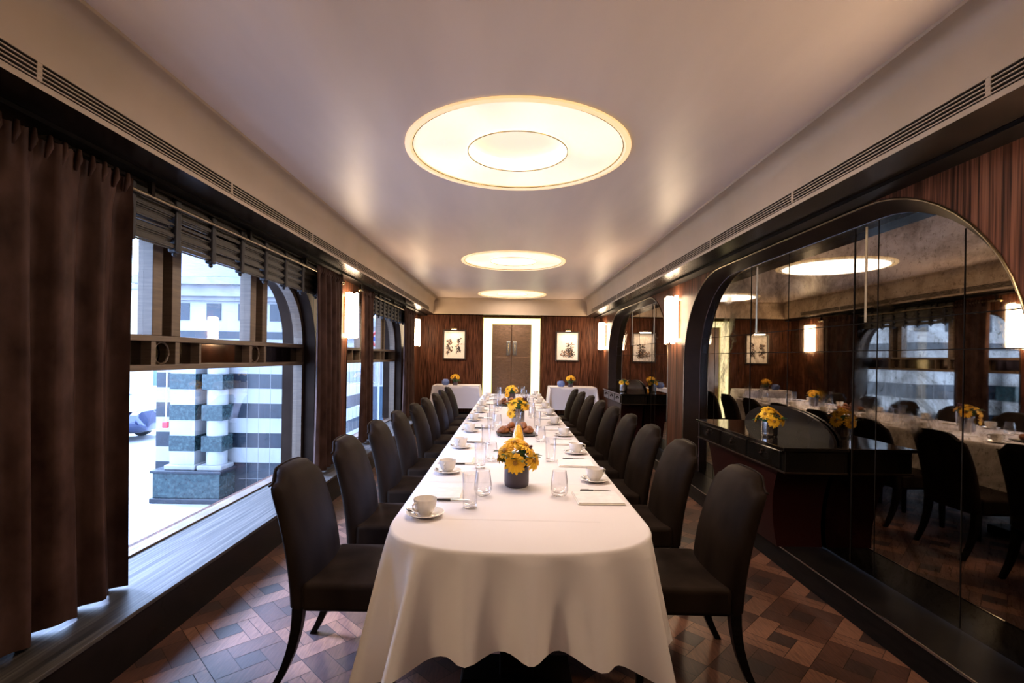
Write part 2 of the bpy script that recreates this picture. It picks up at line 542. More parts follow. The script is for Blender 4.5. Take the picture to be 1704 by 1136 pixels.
# window ledge, plinth
led = MB().box(XWIN + 0.02, -1.63, Y0, Y1, 0.215, 0.235)
struct(led.build('trim_2', 'oak_dark', bevel=0.003))
struct(MB().box(XWIN + 0.02, -1.64, Y0, Y1, 0.0, 0.215).build('trim_3', 'lacquer'))
pl = MB().box(1.835, XM + 0.02, Y0, Y1, 0.0, 0.143)
struct(pl.build('baseboard_right', 'ebony', bevel=0.003))
struct(MB().box(1.828, 1.836, Y0, Y1, 0.136, 0.146).build('trim_4', 'steel'))
struct(MB().box(-1.6, 1.8, Y1 - 0.02, Y1, 0.0, 0.14).build('baseboard_back', 'lacquer'))
# dark pelmet board where the curtain track hangs, both sides
struct(MB().box(-1.985, -1.84, Y0, Y1, ZS - 0.02, ZS - 0.001).build('trim_5', 'ebony'))
struct(MB().box(1.86, 1.985, Y0, Y1, ZS - 0.02, ZS - 0.001).build('trim_6', 'ebony'))

# ------------------------------------------------------------------ windows
def window(idx, y0, y1):
    w = empty('window_%d' % idx, (XWIN, (y0 + y1) / 2, 0.236))
    ox, oy, oz = w.location
    def L(mb):
        mb.v = [(x - ox, y - oy, z - oz) for x, y, z in mb.v]
        return mb
    s = y0 - 2.08
    outer = arch(y0, y1, 0.237, WZS, WR)
    inner = arch(y0 + 0.05, y1 - 0.05, 0.246, WZS, WR - 0.05)
    f = MB()
    f.poly_prism([outer, inner[::-1]], 'x', XWIN - 0.04, XWIN + 0.05)
    L(f).build('frame', 'window_wood', w, bevel=0.004)
    ln = MB()
    o2 = arch(y0 - 0.011, y1 + 0.011, 0.237, WZS, WR + 0.011)
    n_ = len(outer)
    ring = [(-2.312, a, b_) for a, b_ in outer] + [(-XW + 0.008, a, b_) for a, b_ in outer] + [(-XW + 0.008, a, b_) for a, b_ in o2] + [(-2.312, a, b_) for a, b_ in o2]
    fcs = []
    for q_ in range(3):
        fcs += [(q_ * n_ + i, q_ * n_ + i + 1, (q_ + 1) * n_ + i + 1, (q_ + 1) * n_ + i) for i in range(n_ - 1)]
    ln.add(ring, fcs)
    L(ln).build('dark_lining', 'bronze', w, smooth=40)
    r = MB()
    for z0, z1 in ((1.268, 1.303), (1.440, 1.475)):
        r.box(XWIN - 0.04, XWIN + 0.06, y0 + 0.05, y1 - 0.05, z0, z1)
    L(r).build('rail', 'window_wood', w, bevel=0.004)
    for a, b in ((2.96, 3.045), (3.13, 3.215), (4.08, 4.165), (4.275, 4.36)):
        L(MB().box(XWIN - 0.035, XWIN + 0.055, a + s, b + s, 1.475, WZS + WR - 0.048)).build('mullion', 'window_wood', w, bevel=0.004)
    p = MB()
    for a, b in ((2.96, 3.0), (3.175, 3.215), (4.08, 4.12), (4.32, 4.36), (2.62, 2.64), (3.42, 3.44)):
        p.box(XWIN - 0.03, XWIN + 0.05, a + s, b + s, 1.303, 1.44)
    L(p).build('rail_post', 'window_wood', w)
    for c in (3.0875, 4.22):
        ring = MB()
        ring.tube([(XWIN + 0.02, c + s + 0.066 * math.cos(2 * PI * k / 28), 1.3715 + 0.066 * math.sin(2 * PI * k / 28)) for k in range(28)], 0.007, 6, closed=True)
        L(ring).build('ring_ornament', 'window_wood', w, smooth=60)
    g = MB()
    xg = XWIN
    g.poly_prism([[(y0 + 0.05, 0.246), (y1 - 0.05, 0.246), (y1 - 0.05, 1.268), (y0 + 0.05, 1.268)]], 'x', xg - 0.003, xg + 0.003)
    up = arch(y0 + 0.05, y1 - 0.05, 1.475, WZS + 0.0001, WR - 0.05)
    def clip(a, b):
        pts = [p_ for p_ in up if a <= p_[0] <= b]
        def top(y):
            for i in range(len(up) - 1):
                if up[i][0] <= y <= up[i + 1][0] and up[i + 1][0] > up[i][0]:
                    t = (y - up[i][0]) / (up[i + 1][0] - up[i][0])
                    return up[i][1] * (1 - t) + up[i + 1][1] * t
            return 1.476
        res = [(a, 1.475), (a, top(a))] + [p_ for p_ in pts if a + 1e-3 < p_[0] < b - 1e-3] + [(b, top(b)), (b, 1.475)]
        return res
    for a, b in ((y0 + 0.051, 2.96 + s), (3.215 + s, 4.08 + s), (4.36 + s, y1 - 0.051)):
        g.poly_prism([clip(a, b)], 'x', xg - 0.003, xg + 0.003)
    L(g).build('glass', 'glass', w)
    d = MB()
    for a, b in ((3.045, 3.13), (4.165, 4.275)):
        d.box(xg - 0.02, xg - 0.01, a + s, b + s, 1.475, WZS + WR - 0.048)
    d.box(xg - 0.02, xg - 0.01, y0 + 0.05, y1 - 0.05, 1.303, 1.44)
    L(d).build('mirror_pane', 'dark_glass', w)
    # bamboo blind pulled up under the head
    tb = empty('bamboo_blind', (-1.935, (y0 + y1) / 2, 1.962))
    tag(tb, 'dark bamboo blind pulled up above the %s' % ('large near window' if idx == 1 else 'far window'), 'blind', 'bamboo blinds above the windows')
    if idx == 2:
        tb.location.y = (7.08 + y1) / 2
    hl = y1 - tb.location.y - 0.01
    sl = MB()
    z = 0.0
    k = 0
    rb = random.Random(40 + idx)
    segs = [-hl + 2 * hl * q_ / 8 for q_ in range(9)]
    while z < 0.285:
        dx = 0.012 * math.sin(k * 0.9)
        for q_ in range(8):
            if rb.random() < 0.10 and 3 < k < 28:
                continue
            sl.box(-0.004 + dx, 0.004 + dx, segs[q_], segs[q_ + 1], z, z + 0.0080)
        z += 0.0084
        k += 1
    sl.build('slats', 'black_bamboo', tb)
    for t in range(9):
        yy = -hl + 0.12 + t * (2 * hl - 0.24) / 8
        st = MB()
        st.box(-0.026, 0.026, yy - 0.024, yy + 0.024, -0.014, 0.285)
        st.build('tape', 'cord', tb, bevel=0.01)
        kb = MB()
        kb.ball((0.0, yy, -0.024), 0.014, 8)
        kb.build('cord_knob', 'cord', tb, smooth=180)
    MB().box(-0.03, 0.03, -hl, hl, 0.285, 0.303).build('head_rail', 'lacquer', tb, bevel=0.004)
    return w
for i, (a, b) in enumerate(WINS):
    struct(window(i + 1, a, b))

# curtain rods
for (a, b, lab) in ((0.6, 5.72, 'slim brass curtain rod above the large near window'), (6.35, 10.05, 'slim brass curtain rod above the far window')):
    r = empty('curtain_rod', (-1.888, (a + b) / 2, 2.19))
    tag(r, lab, 'curtain rod', 'curtain rods')
    hl = (b - a) / 2
    MB().tube([(0, -hl, 0), (0, hl, 0)], 0.011, 10).build('pole', 'edge_metal', r, smooth=60)
    n = int((b - a) / 1.2) + 1
    for k in range(n + 1):
        yy = -hl + 0.05 + k * (2 * hl - 0.1) / n
        MB().box(-0.012, 0.012, yy - 0.012, yy + 0.012, 0.0, 0.076).build('bracket', 'lacquer', r)
    for e in (-hl, hl):
        MB().ball((0, e, 0), 0.024, 10).build('finial', 'brass', r, smooth=180)

# ------------------------------------------------------------------ curtains
def curtain(y0, y1, x, zb, folds, lab, amp=0.055, pinch=0.06, seed=1):
    rnd = random.Random(seed)
    t = empty('curtain', (x, (y0 + y1) / 2, zb))
    tag(t, lab, 'curtain', 'brown curtains along the window wall')
    ztop = 2.215
    nu, nv = folds * 12, 26
    ph = [rnd.uniform(-0.6, 0.6) for _ in range(folds + 2)]
    am = [rnd.uniform(0.65, 1.25) for _ in range(folds + 2)]
    vs, fs = [], []
    cy = (y0 + y1) / 2
    for side in (0, 1):
        for j in range(nv + 1):
            v = j / nv
            z = v * (ztop - zb)
            for i in range(nu + 1):
                uu = i / nu
                fi = uu * folds
                k = int(min(fi, folds - 1))
                fr = fi - k
                A = am[k] * (1 - fr) + am[k + 1] * fr
                P = ph[k] * (1 - fr) + ph[k + 1] * fr
                w = 0.8 * math.sin(2 * PI * fi + P + 0.35 * math.sin(3 * v + k)) + 0.3 * math.sin(3.7 * PI * fi + 2.1 * P + 0.8 * v)
                a = amp * A * (1.0 - 0.45 * v)
                if v > 0.93:
                    a *= 0.75
                    w += 0.5 * math.sin(4 * PI * fi * 2)
                width = 1 - pinch * math.sin(PI * v) * 0.8
                yy = (uu - 0.5) * (y1 - y0) * width
                vs.append((a * w + (0.006 if side else 0), yy, z + (0.008 * math.sin(2 * PI * fi) if j == 0 else 0)))
    N = (nu + 1) * (nv + 1)
    for side in (0, 1):
        for j in range(nv):
            for i in range(nu):
                a = side * N + j * (nu + 1) + i
                fs.append((a, a + 1, a + nu + 2, a + nu + 1))
    m = MB()
    m.add(vs, fs)
    m.build('drape', 'curtain', t, smooth=180)
    nf = folds * 3
    for i in range(nf):
        yy = (i + 0.5) / nf * (y1 - y0) - (y1 - y0) / 2
        MB().tube([(0.012, yy - 0.004, ztop - zb - 0.075), (0.022, yy, ztop - zb - 0.03), (0.016, yy + 0.008, ztop - zb + 0.016)], [0.006, 0.014, 0.009], 7).build('pleat', 'curtain', t, smooth=180)
    for i in range(0, nf, 3):
        yy = (i + 1.0) / nf * (y1 - y0) - (y1 - y0) / 2
        MB().tube([(0.02 * math.cos(q_), yy, ztop - zb - 0.005 + 0.02 * math.sin(q_)) for q_ in [2 * PI * c / 10 for c in range(10)]], 0.003, 5, closed=True).build('ring', 'edge_metal', t, smooth=180)
    return t
curtain(1.02, 2.46, -1.86, 0.246, 7, 'long brown curtain nearest the camera, hanging down to the window ledge', 0.06, 0.05, 3)
curtain(4.80, 5.50, -1.84, 0.246, 5, 'gathered brown curtain between the striped building view and the first wall lamp', 0.05, 0.03, 5)
curtain(6.50, 7.02, -1.90, 0.246, 4, 'narrow brown curtain just behind the first wall lamp on the window side', 0.045, 0.03, 8)
curtain(8.90, 9.88, -1.86, 0.246, 6, 'brown curtain at the far edge of the far window, close to the back corner', 0.05, 0.03, 11)

# ------------------------------------------------------------------ arched mirrors
def arched_mirror(y0, y1, near):
    t = empty('arched_mirror', (XM, (y0 + y1) / 2, 0.144))
    tag(t, 'large antiqued arched mirror with spotted glass, %s' % ('nearest one, filling the wall beside the near chairs' if near else 'smaller looking far one beside the back corner'), 'mirror', 'arched wall mirrors')
    ox, oy, oz = t.location
    def L(mb):
        mb.v = [(x - ox, y - oy, z - oz) for x, y, z in mb.v]
        return mb
    inn = arch(y0 + 0.13, y1 - 0.13, 0.144, 1.35, 0.86)
    out = arch(y0, y1, 0.144, AZS, AR)
    g = MB()
    g.poly_prism([inn], 'x', XM, XM + 0.02)
    L(g).build('mirror_glass', 'mirror', t)
    s = MB()
    n = len(inn)
    vs = [(XW - 0.004, a, b) for a, b in out] + [(XM - 0.001, a, b) for a, b in inn]
    s.add(vs, [(i, i + 1, n + i + 1, n + i) for i in range(n - 1)])
    vs2 = [(XM + 0.03, a, b) for a, b in out]
    s.add([(XW - 0.004, a, b) for a, b in out] + vs2, [(i, i + 1, n + i + 1, n + i) for i in range(n - 1)])
    L(s).build('splayed_frame', 'bronze', t, smooth=40)
    e = MB()
    e.tube([(XW - 0.004, a, b) for a, b in out], 0.006, 6)
    L(e).build('brass_edge', 'edge_metal', t, smooth=60)
    c = (y0 + y1) / 2
    top = 1.35 + 0.86
    def topz(y):
        d = min(y - (y0 + 0.13), (y1 - 0.13) - y)
        if d >= 0.86:
            return top
        return 1.35 + math.sqrt(max(0.0, 0.86 ** 2 - (0.86 - d) ** 2))
    sm = MB()
    for dy, w in ((-0.92, 0.003), (0.02, 0.003), (-1.48, 0.003), (1.4, 0.003)):
        sm.box(XM - 0.002, XM, c + dy - w, c + dy + w, 0.15, topz(c + dy) - 0.005)
    for dy in (-0.72, 0.62):
        sm.box(XM - 0.003, XM, c + dy - 0.005, c + dy + 0.005, 0.15, topz(c + dy) - 0.005)
    for z in (1.45, 1.615):
        sm.box(XM - 0.003, XM, y0 + 0.14, y1 - 0.14, z - 0.0025, z + 0.0025)
    L(sm).build('glass_joints', 'seam', t)
    for dy in (-0.82, 0.52):
        bv = MB()
        bv.add([(XM - 0.001, c + dy - 0.009, 1.62), (XM - 0.008, c + dy, 1.62), (XM - 0.001, c + dy + 0.009, 1.62), (XM - 0.001, c + dy - 0.009, topz(c + dy) - 0.02), (XM - 0.008, c + dy, topz(c + dy) - 0.02), (XM - 0.001, c + dy + 0.009, topz(c + dy) - 0.02)], [(0, 1, 4, 3), (1, 2, 5, 4)])
        L(bv).build('bevelled_strip', 'edge_metal', t)
    return t
arched_mirror(*ARCHES[0], True)
arched_mirror(*ARCHES[1], False)

# ------------------------------------------------------------------ console tables
def console(yc, label):
    t = empty('console_table', (0, 0, 0))
    tag(t, label, 'console table', 'black console tables under the mirrors')
    L2 = 0.74
    d0, d1 = -0.21, 0.20     # local x, front to back (room side is -x)
    top = MB().box(d0, d1, -L2, L2, 0.823, 0.845)
    top.build('table_top', 'gloss_black', t, bevel=0.004)
    MB().box(d0 + 0.02, d1, -L2 + 0.02, L2 - 0.02, 0.69, 0.823).build('apron', 'gloss_black', t, bevel=0.003)
    MB().box(d0 + 0.012, d1, -L2 + 0.012, L2 - 0.012, 0.680, 0.692).build('moulding', 'bronze', t, bevel=0.003)
    for k in range(3):
        yy = -0.46 + 0.46 * k
        d = MB().box(d0 + 0.010, d0 + 0.022, yy - 0.21, yy + 0.21, 0.702, 0.812).build('drawer', 'gloss_black', t, bevel=0.003)
        kb = MB()
        kb.tube([(d0 + 0.008, yy, 0.785), (d0 - 0.004, yy, 0.782), (d0 - 0.006, yy, 0.765), (d0 - 0.004, yy, 0.748)], [0.010, 0.009, 0.013, 0.004], 8)
        kb.build('drop_pull', 'bronze', d, smooth=60)
    b = MB()
    vs, fs = [], []
    levels = 12
    for j in range(levels + 1):
        v = j / levels
        z = 0.0 + 0.69 * v
        hy = 0.46 + 0.13 * v ** 2.5 + 0.03 * (1 - v) ** 4
        fx = d0 + 0.05 + 0.05 * (1 - v) ** 1.5
        vs += [(fx, -hy, z), (d1 - 0.01, -hy, z), (d1 - 0.01, hy, z), (fx, hy, z)]
    for j in range(levels):
        for k in range(4):
            fs.append((j * 4 + k, j * 4 + (k + 1) % 4, j * 4 + 4 + (k + 1) % 4, j * 4 + 4 + k))
    fs.append((3, 2, 1, 0))
    b.add(vs, fs)
    b.build('pedestal', 'red_lacquer', t, smooth=30)
    up = []
    for k in range(0, 21):
        a = PI * k / 20
        up.append((-0.62 * math.cos(a), 0.845 + 0.19 * math.sin(a)))
    MB().poly_prism([up], 'x', d1 - 0.022, d1 - 0.004).build('upstand', 'lacquer', t)
    # base stands on the plinth at the wall: cut to the plinth height
    t.location = (XM - 0.205, yc, 0.0)
    return t
c1 = console(3.88, 'black lacquered console table with a curved upstand against the near mirror')
c2 = console(8.50, 'black lacquered console table against the far mirror, near the back wall')
for c in (c1, c2):
    # pedestal starts above plinth
    for ch in c.children:
        if ch.name.startswith('pedestal'):
            ch.scale = (1, 1, (0.69 - 0.144) / 0.69)
            ch.location.z = 0.144

# ------------------------------------------------------------------ vents
for sx, lab in ((-1, 'long slotted ventilation grille in the cornice above the windows'), (1, 'long slotted ventilation grille in the cornice above the mirrors')):
    t = empty('ventilation_grille', (sx * XL, 4.0, 2.31))
    tag(t, lab, 'vent', 'cornice ventilation grilles')
    a, b = -5.9, 6.3
    MB().box(min(0, -sx * 0.003), max(0, -sx * 0.003), a, b, 0.0, 0.068).build('slot_backing', 'seam', t)
    s = MB()
    for k in range(5):
        s.box(min(0, -sx * 0.008), max(0, -sx * 0.008), a, b, 0.002 + k * 0.0155, 0.0062 + k * 0.0155)
    for k in range(9):
        yy = a + (k + 1) * (b - a) / 10
        s.box(min(0, -sx * 0.007), max(0, -sx * 0.007), yy - 0.01, yy + 0.01, 0.0, 0.068)
    s.build('grille_bars', 'cove', t)

# ------------------------------------------------------------------ ceiling lights
for i, y in enumerate(DISCS):
    t = empty('ceiling_light', (DX, y, ZC))
    lab = ['round glowing recessed ceiling light behind the camera', 'large round glowing ceiling light with a recessed centre, nearest one', 'middle one of the three round ceiling lights', 'farthest round ceiling light, close to the back cornice'][i]
    tag(t, lab, 'ceiling light', 'round recessed ceiling lights')
    m = MB()
    m.lathe([(0.675, 0.0), (0.675, -0.012), (0.645, -0.016), (0.632, -0.006), (0.632, 0.03)], n=64)
    m.build('rim', 'rim', t, smooth=40)
    m = MB()
    m.lathe([(0.628, 0.004), (0.305, 0.004)], n=64)
    m.build('diffuser', 'disc', t)
    m = MB()
    m.lathe([(0.300, -0.004), (0.305, -0.006), (0.308, 0.004), (0.300, 0.004), (0.300, 0.075)], n=64)
    m.build('inner_ring', 'disc_wall', t, smooth=40)
    m = MB()
    m.lathe([(0.30, 0.075), (0.001, 0.075)], n=64)
    m.build('inner_diffuser', 'disc_in', t)
    for r, nm in ((0.630, 'outer_seam'), (0.303, 'inner_seam')):
        m = MB()
        m.tube([(r * math.cos(2 * PI * k / 64), r * math.sin(2 * PI * k / 64), -0.004) for k in range(64)], 0.0035, 6, closed=True)
        m.build(nm, 'brass', t, smooth=60)
    ld = bpy.data.lights.new('ceiling_lamp', 'AREA')
    ld.shape = 'DISK'
    ld.size = 1.2
    ld.energy = [7, 34, 28, 24][i]
    ld.color = (1.0, 0.81, 0.68)
    lo = bpy.data.objects.new('lamp_light', ld)
    COL.objects.link(lo)
    lo.parent = t
    lo.location = (0, 0, -0.02)

# ------------------------------------------------------------------ wall lamps
def sconce(x, y, sx, label):
    t = empty('wall_lamp', (x, y, 1.575))
    tag(t, label, 'wall lamp', 'crystal wall lamps')
    rnd = random.Random(int(y * 100))
    MB().box(min(0, sx * 0.02), max(0, sx * 0.02), -0.09, 0.09, 0.06, 0.50).build('back_plate', 'brass', t, bevel=0.004)
    rods = MB()
    for k in range(9):
        a = -PI / 2 + PI * (k + 0.5) / 9
        rx = 0.03 + 0.095 * math.cos(a)
        ry = 0.125 * math.sin(a)
        z0 = rnd.uniform(-0.012, 0.02)
        z1 = 0.545 + rnd.uniform(-0.012, 0.012)
        mt = Matrix.Translation((sx * rx, ry, 0)) @ Matrix.Rotation(a * sx, 4, 'Z')
        for (p, q_) in ((z0, 0.265), (0.27, z1)):
            rods.box(-0.012, 0.012, -0.021, 0.021, p, q_, mat=mt)
    rods.build('crystal_rods', 'crystal', t, bevel=0.003)
    MB().box(min(sx * 0.02, sx * 0.1), max(sx * 0.02, sx * 0.1), -0.10, 0.10, 0.262, 0.272).build('band', 'brass', t)
    return t
sconce(-XW, 6.17, 1, 'glowing crystal wall lamp nearest the camera on the window wall')
sconce(-XW, 10.45, 1, 'glowing crystal wall lamp on the window wall beside the back corner')
sconce(XW, 6.07, -1, 'glowing crystal wall lamp between the two arched mirrors')
sconce(XW, 10.62, -1, 'glowing crystal wall lamp past the far mirror beside the back corner')
sconce(-XW, 0.6, 1, 'crystal wall lamp behind the near curtain, out of the frame')
sconce(XW, 1.55, -1, 'crystal wall lamp before the near mirror, out of the frame')

# ------------------------------------------------------------------ lit door portal
p = empty('lit_portal', (0.04, Y1, 0.0))
tag(p, 'glowing yellow white light frame around the double doors', 'light frame')
m = MB()
m.box(-0.615, -0.445, -0.06, -0.005, 0.0, 2.225)
m.box(0.445, 0.615, -0.06, -0.005, 0.0, 2.225)
m.box(-0.445, 0.445, -0.06, -0.005, 2.115, 2.225)
m.build('glowing_panel', 'portal', p)
m = MB()
m.box(-0.63, -0.615, -0.065, -0.002, 0.0, 2.24)
m.box(0.615, 0.63, -0.065, -0.002, 0.0, 2.24)
m.box(-0.63, 0.63, -0.065, -0.002, 2.225, 2.24)
m.build('edge_trim', 'portal_edge', p)
m = MB()
m.box(-0.445, -0.430, -0.065, -0.031, 0.0, 2.115)
m.box(0.430, 0.445, -0.065, -0.031, 0.0, 2.115)
m.box(-0.445, 0.445, -0.065, -0.031, 2.100, 2.115)
m.build('inner_edge_trim', 'portal_edge', p)
d = empty('door_1', (0.04, Y1, 0.0))
struct(d)
for s_ in (-1, 1):
    a, b = (-0.44, -0.004) if s_ < 0 else (0.004, 0.44)
    lf = MB().box(a, b, -0.03, -0.004, 0.01, 2.10).build('door_leaf', 'door', d, bevel=0.002)
    hx = s_ * 0.07
    MB().box(hx - 0.045, hx + 0.045, -0.045, -0.03, 1.42, 1.72).build('push_plate', 'steel', lf, bevel=0.004)
    MB().tube([(hx, -0.045, 1.45), (hx, -0.075, 1.47), (hx, -0.075, 1.67), (hx, -0.045, 1.69)], 0.009, 8).build('door_handle', 'brass', lf, smooth=60)
    lp = MB().box(a + 0.06, b - 0.06, -0.034, -0.03, 0.15, 1.38).build('lower_panel', 'door', lf, bevel=0.002)

# ------------------------------------------------------------------ pictures
def picture(xc, zc, w, h, kind, label):
    t = empty('framed_picture', (xc, Y1, zc - h / 2))
    tag(t, label, 'picture', 'framed drawings on the back wall')
    f = 0.028
    m = MB()
    m.poly_prism([[(-w / 2 - f, -f), (w / 2 + f, -f), (w / 2 + f, h + f), (-w / 2 - f, h + f)], [(-w / 2, 0), (-w / 2, h), (w / 2, h), (w / 2, 0)]], 'y', -0.04, -0.002)
    m.build('picture_frame', 'frame_dark', t, bevel=0.003)
    MB().box(-w / 2, w / 2, -0.02, -0.01, 0, h).build('paper', 'mat_board', t)
    rnd = random.Random(3 if kind else 9)
    a, b = MB(), MB()
    spots = ([(-0.11, 0.26, 0.045, 0.15), (0.09, 0.28, 0.045, 0.17)] if kind else [(0.05, 0.26, 0.06, 0.09), (-0.04, 0.16, 0.10, 0.06), (0.08, 0.14, 0.06, 0.05)])
    for (cx, cz, rx, rz) in spots:
        for k in range(34):
            px = cx + rnd.uniform(-rx, rx)
            pz = cz + rnd.uniform(-rz, rz)
            pts = [(px, -0.0212, pz)]
            ang = rnd.uniform(0, 2 * PI)
            for _ in range(5):
                ang += rnd.uniform(-0.9, 0.9)
                px += 0.013 * math.cos(ang)
                pz += 0.013 * math.sin(ang)
                pts.append((px, -0.0212, pz))
            (a if rnd.random() < 0.75 else b).tube(pts, [0.002, 0.007, 0.010, 0.010, 0.006, 0.002], 5)
    a.build('ink_drawing', 'ink', t)
    b.build('wash_drawing', 'ink_warm', t)
    lt = MB()
    lt.tube([(0, -0.01, h + 0.07), (0, -0.06, h + 0.10), (0, -0.11, h + 0.09), (0, -0.13, h + 0.05)], 0.006, 8)
    l = lt.build('picture_light', 'brass', t, smooth=60)
    sh = MB()
    sh.tube([(-0.06, -0.13, h + 0.055), (0.06, -0.13, h + 0.055)], 0.018, 10)
    sh.build('lamp_shade', 'brass', l, smooth=60)
    MB().box(-0.055, 0.055, -0.136, -0.118, h + 0.032, h + 0.040).build('bulb', 'lampglow', l)
    ld = bpy.data.lights.new('picture_lamp', 'AREA')
    ld.shape = 'RECTANGLE'
    ld.size, ld.size_y = 0.24, 0.02
    ld.energy = 1.8
    ld.color = (1.0, 0.75, 0.5)
    lo = bpy.data.objects.new('lamp_light', ld)
    COL.objects.link(lo)
    lo.parent = t
    lo.location = (0, -0.13, h + 0.025)
    lo.rotation_euler = (math.radians(-28), 0, 0)
picture(-1.225, 1.635, 0.455, 0.60, 1, 'framed drawing of two upright dark figures, above the side table by the window wall')
picture(1.275, 1.635, 0.465, 0.60, 0, 'framed drawing with one dark central sketch, above the side table by the mirrors')

# ------------------------------------------------------------------ cloths and tables
TZ = 0.771
TCX, THW = 0.048, 0.475
TY0, TY1 = 1.575, 8.40
def table_outline():
    pts = []
    n = 48
    for k in range(n + 1):                       # near end, from left to right
        a = PI + PI * k / n
        ca, sa = math.cos(a), math.sin(a)
        e = 2 / 2.6
        pts.append((TCX + THW * math.copysign(abs(ca) ** e, ca), TY0 + 0.33 + 0.33 * math.copysign(abs(sa) ** e, sa)))
    ys = [TY0 + 0.33 + (TY1 - 0.12 - TY0 - 0.33) * k / 60 for k in range(1, 61)]
    pts += [(TCX + THW, y) for y in ys]
    for k in range(1, 13):
        a = (PI / 2) * k / 12
        pts.append((TCX + THW - 0.12 + 0.12 * math.cos(a), TY1 - 0.12 + 0.12 * math.sin(a)))
    for k in range(0, 13):
        a = PI / 2 + (PI / 2) * k / 12
        pts.append((TCX - THW + 0.12 + 0.12 * math.cos(a), TY1 - 0.12 + 0.12 * math.sin(a)))
    pts += [(TCX - THW, y) for y in ys[::-1][1:]]
    # resample evenly
    P = [Vector(p_) for p_ in pts]
    L = [0]
    for i in range(len(P)):
        L.append(L[-1] + (P[(i + 1) % len(P)] - P[i]).length)
    N = 760
    out = []
    i = 0
    for k in range(N):
        s = L[-1] * k / N
        while L[i + 1] < s:
            i += 1
        t_ = (s - L[i]) / max(1e-9, L[i + 1] - L[i])
        out.append(P[i % len(P)].lerp(P[(i + 1) % len(P)], t_))
    return out
def tablecloth():
    o = table_outline()
    N = len(o)
    nrm = []
    for i in range(N):
        d = (o[(i + 1) % N] - o[i - 1]).normalized()
        nrm.append(Vector((d.y, -d.x)))
    rows = 22
    vs, fs = [], []
    R = 0.012
    def fold(a):
        # a: angle round the near end, 0 left .. pi right
        ks = [(0.10, 0.05, 0.30), (0.44, 0.050, 0.9), (0.88, 0.040, 1.0), (1.22, 0.060, 0.55), (1.62, 0.085, 0.62), (2.05, 0.075, 0.65), (2.50, 0.095, 0.75), (3.02, 0.06, 0.6)]
        v = 0
        for c, w, h in ks:
            v += h * math.exp(-((a - c) / (w * 1.6)) ** 2)
        return v
    # rows: first inner edge ring, then rounded, then drape
    for j in range(rows + 1):
        for i in range(N):
            p_, n_ = o[i], nrm[i]
            near = p_.y < TY0 + 0.55
            a = math.atan2(-(p_.y - (TY0 + 0.36)) * 1.3, -(p_.x - TCX))
            if a < -PI / 2:
                a += 2 * PI
            wn = max(0.0, min(1.0, (TY0 + 0.60 - p_.y) / 0.25))
            side_w = 0.010 * math.sin(p_.y * 9.0) + 0.006 * math.sin(p_.y * 23.0 + p_.x)
            far = max(0.0, min(1.0, (p_.y - (TY1 - 0.3)) / 0.2))
            corner = math.exp(-((a - 0.45) / 0.40) ** 2) + math.exp(-((a - PI + 0.40) / 0.42) ** 2)
            hem_near = 0.475 - 0.22 * corner + 0.012 * math.sin(4.3 * a + 0.7)
            hem = hem_near * wn + (0.40 + 0.02 * math.sin(p_.y * 5)) * (1 - wn)
            if j < 3:
                t_ = j / 2
                off = -R + R * math.sin(t_ * PI / 2)
                z = TZ - R + R * math.cos(t_ * PI / 2)
                vs.append((p_.x + n_.x * off, p_.y + n_.y * off, z))
            else:
                t_ = (j - 2) / (rows - 2)
                z = TZ - R - (TZ - R - hem) * t_
                ft = t_ ** 0.55 * (0.55 + 0.45 * t_)
                off_near = 0.002 + 0.050 * t_ + (0.155 * (fold(a) - 0.27) + 0.004 * math.sin(9 * a)) * ft - 0.015 * corner * t_
                off_side = 0.004 + (side_w + 0.008) * t_
                off = off_near * wn + off_side * (1 - wn)
                tw = 0.02 * wn * math.sin(5.0 * a + 1.0) * t_
                vs.append((p_.x + n_.x * off - n_.y * tw, p_.y + n_.y * off + n_.x * tw, z))
    for j in range(rows):
        for i in range(N):
            i2 = (i + 1) % N
            fs.append((j * N + i, j * N + i2, (j + 1) * N + i2, (j + 1) * N + i))
    m = MB()
    m.add(vs, fs)
    ob = m.build('tablecloth', 'cloth', smooth=180)
    # top as its own fan of faces in the same mesh
    bm = bmesh.new()
    bm.from_mesh(ob.data)
    bm.verts.ensure_lookup_table()
    bm.edges.ensure_lookup_table()
    be = [e for e in bm.edges if len(e.link_faces) == 1 and all(v.co.z > TZ - 0.001 for v in e.verts)]
    r = bmesh.ops.triangle_fill(bm, edges=be, use_beauty=True)
    bmesh.ops.recalc_face_normals(bm, faces=bm.faces)
    for f in bm.faces:
        f.smooth = True
    bm.to_mesh(ob.data)
    bm.free()
    # pressed fold lines across the top
    return ob
tc_ = tablecloth()
tag(tc_, 'long white tablecloth draped in folds over the dining table', 'tablecloth')
# pressed creases are part of the cloth: thin raised lines
for y in (1.90, 2.46, 3.35, 4.25, 5.15, 6.05, 6.95, 7.85):
    hw = THW - 0.02
    if y < 2.0:
        hw = 0.30
    cr = MB()
    cr.add([(TCX - hw, y - 0.004, TZ + 0.0002), (TCX + hw, y - 0.014, TZ + 0.0002), (TCX + hw, y - 0.01, TZ + 0.0016), (TCX - hw, y, TZ + 0.0016), (TCX + hw, y - 0.006, TZ + 0.0002), (TCX - hw, y + 0.004, TZ + 0.0002)], [(0, 1, 2, 3), (3, 2, 4, 5)])
    cr.build('pressed_crease', 'cloth', tc_)

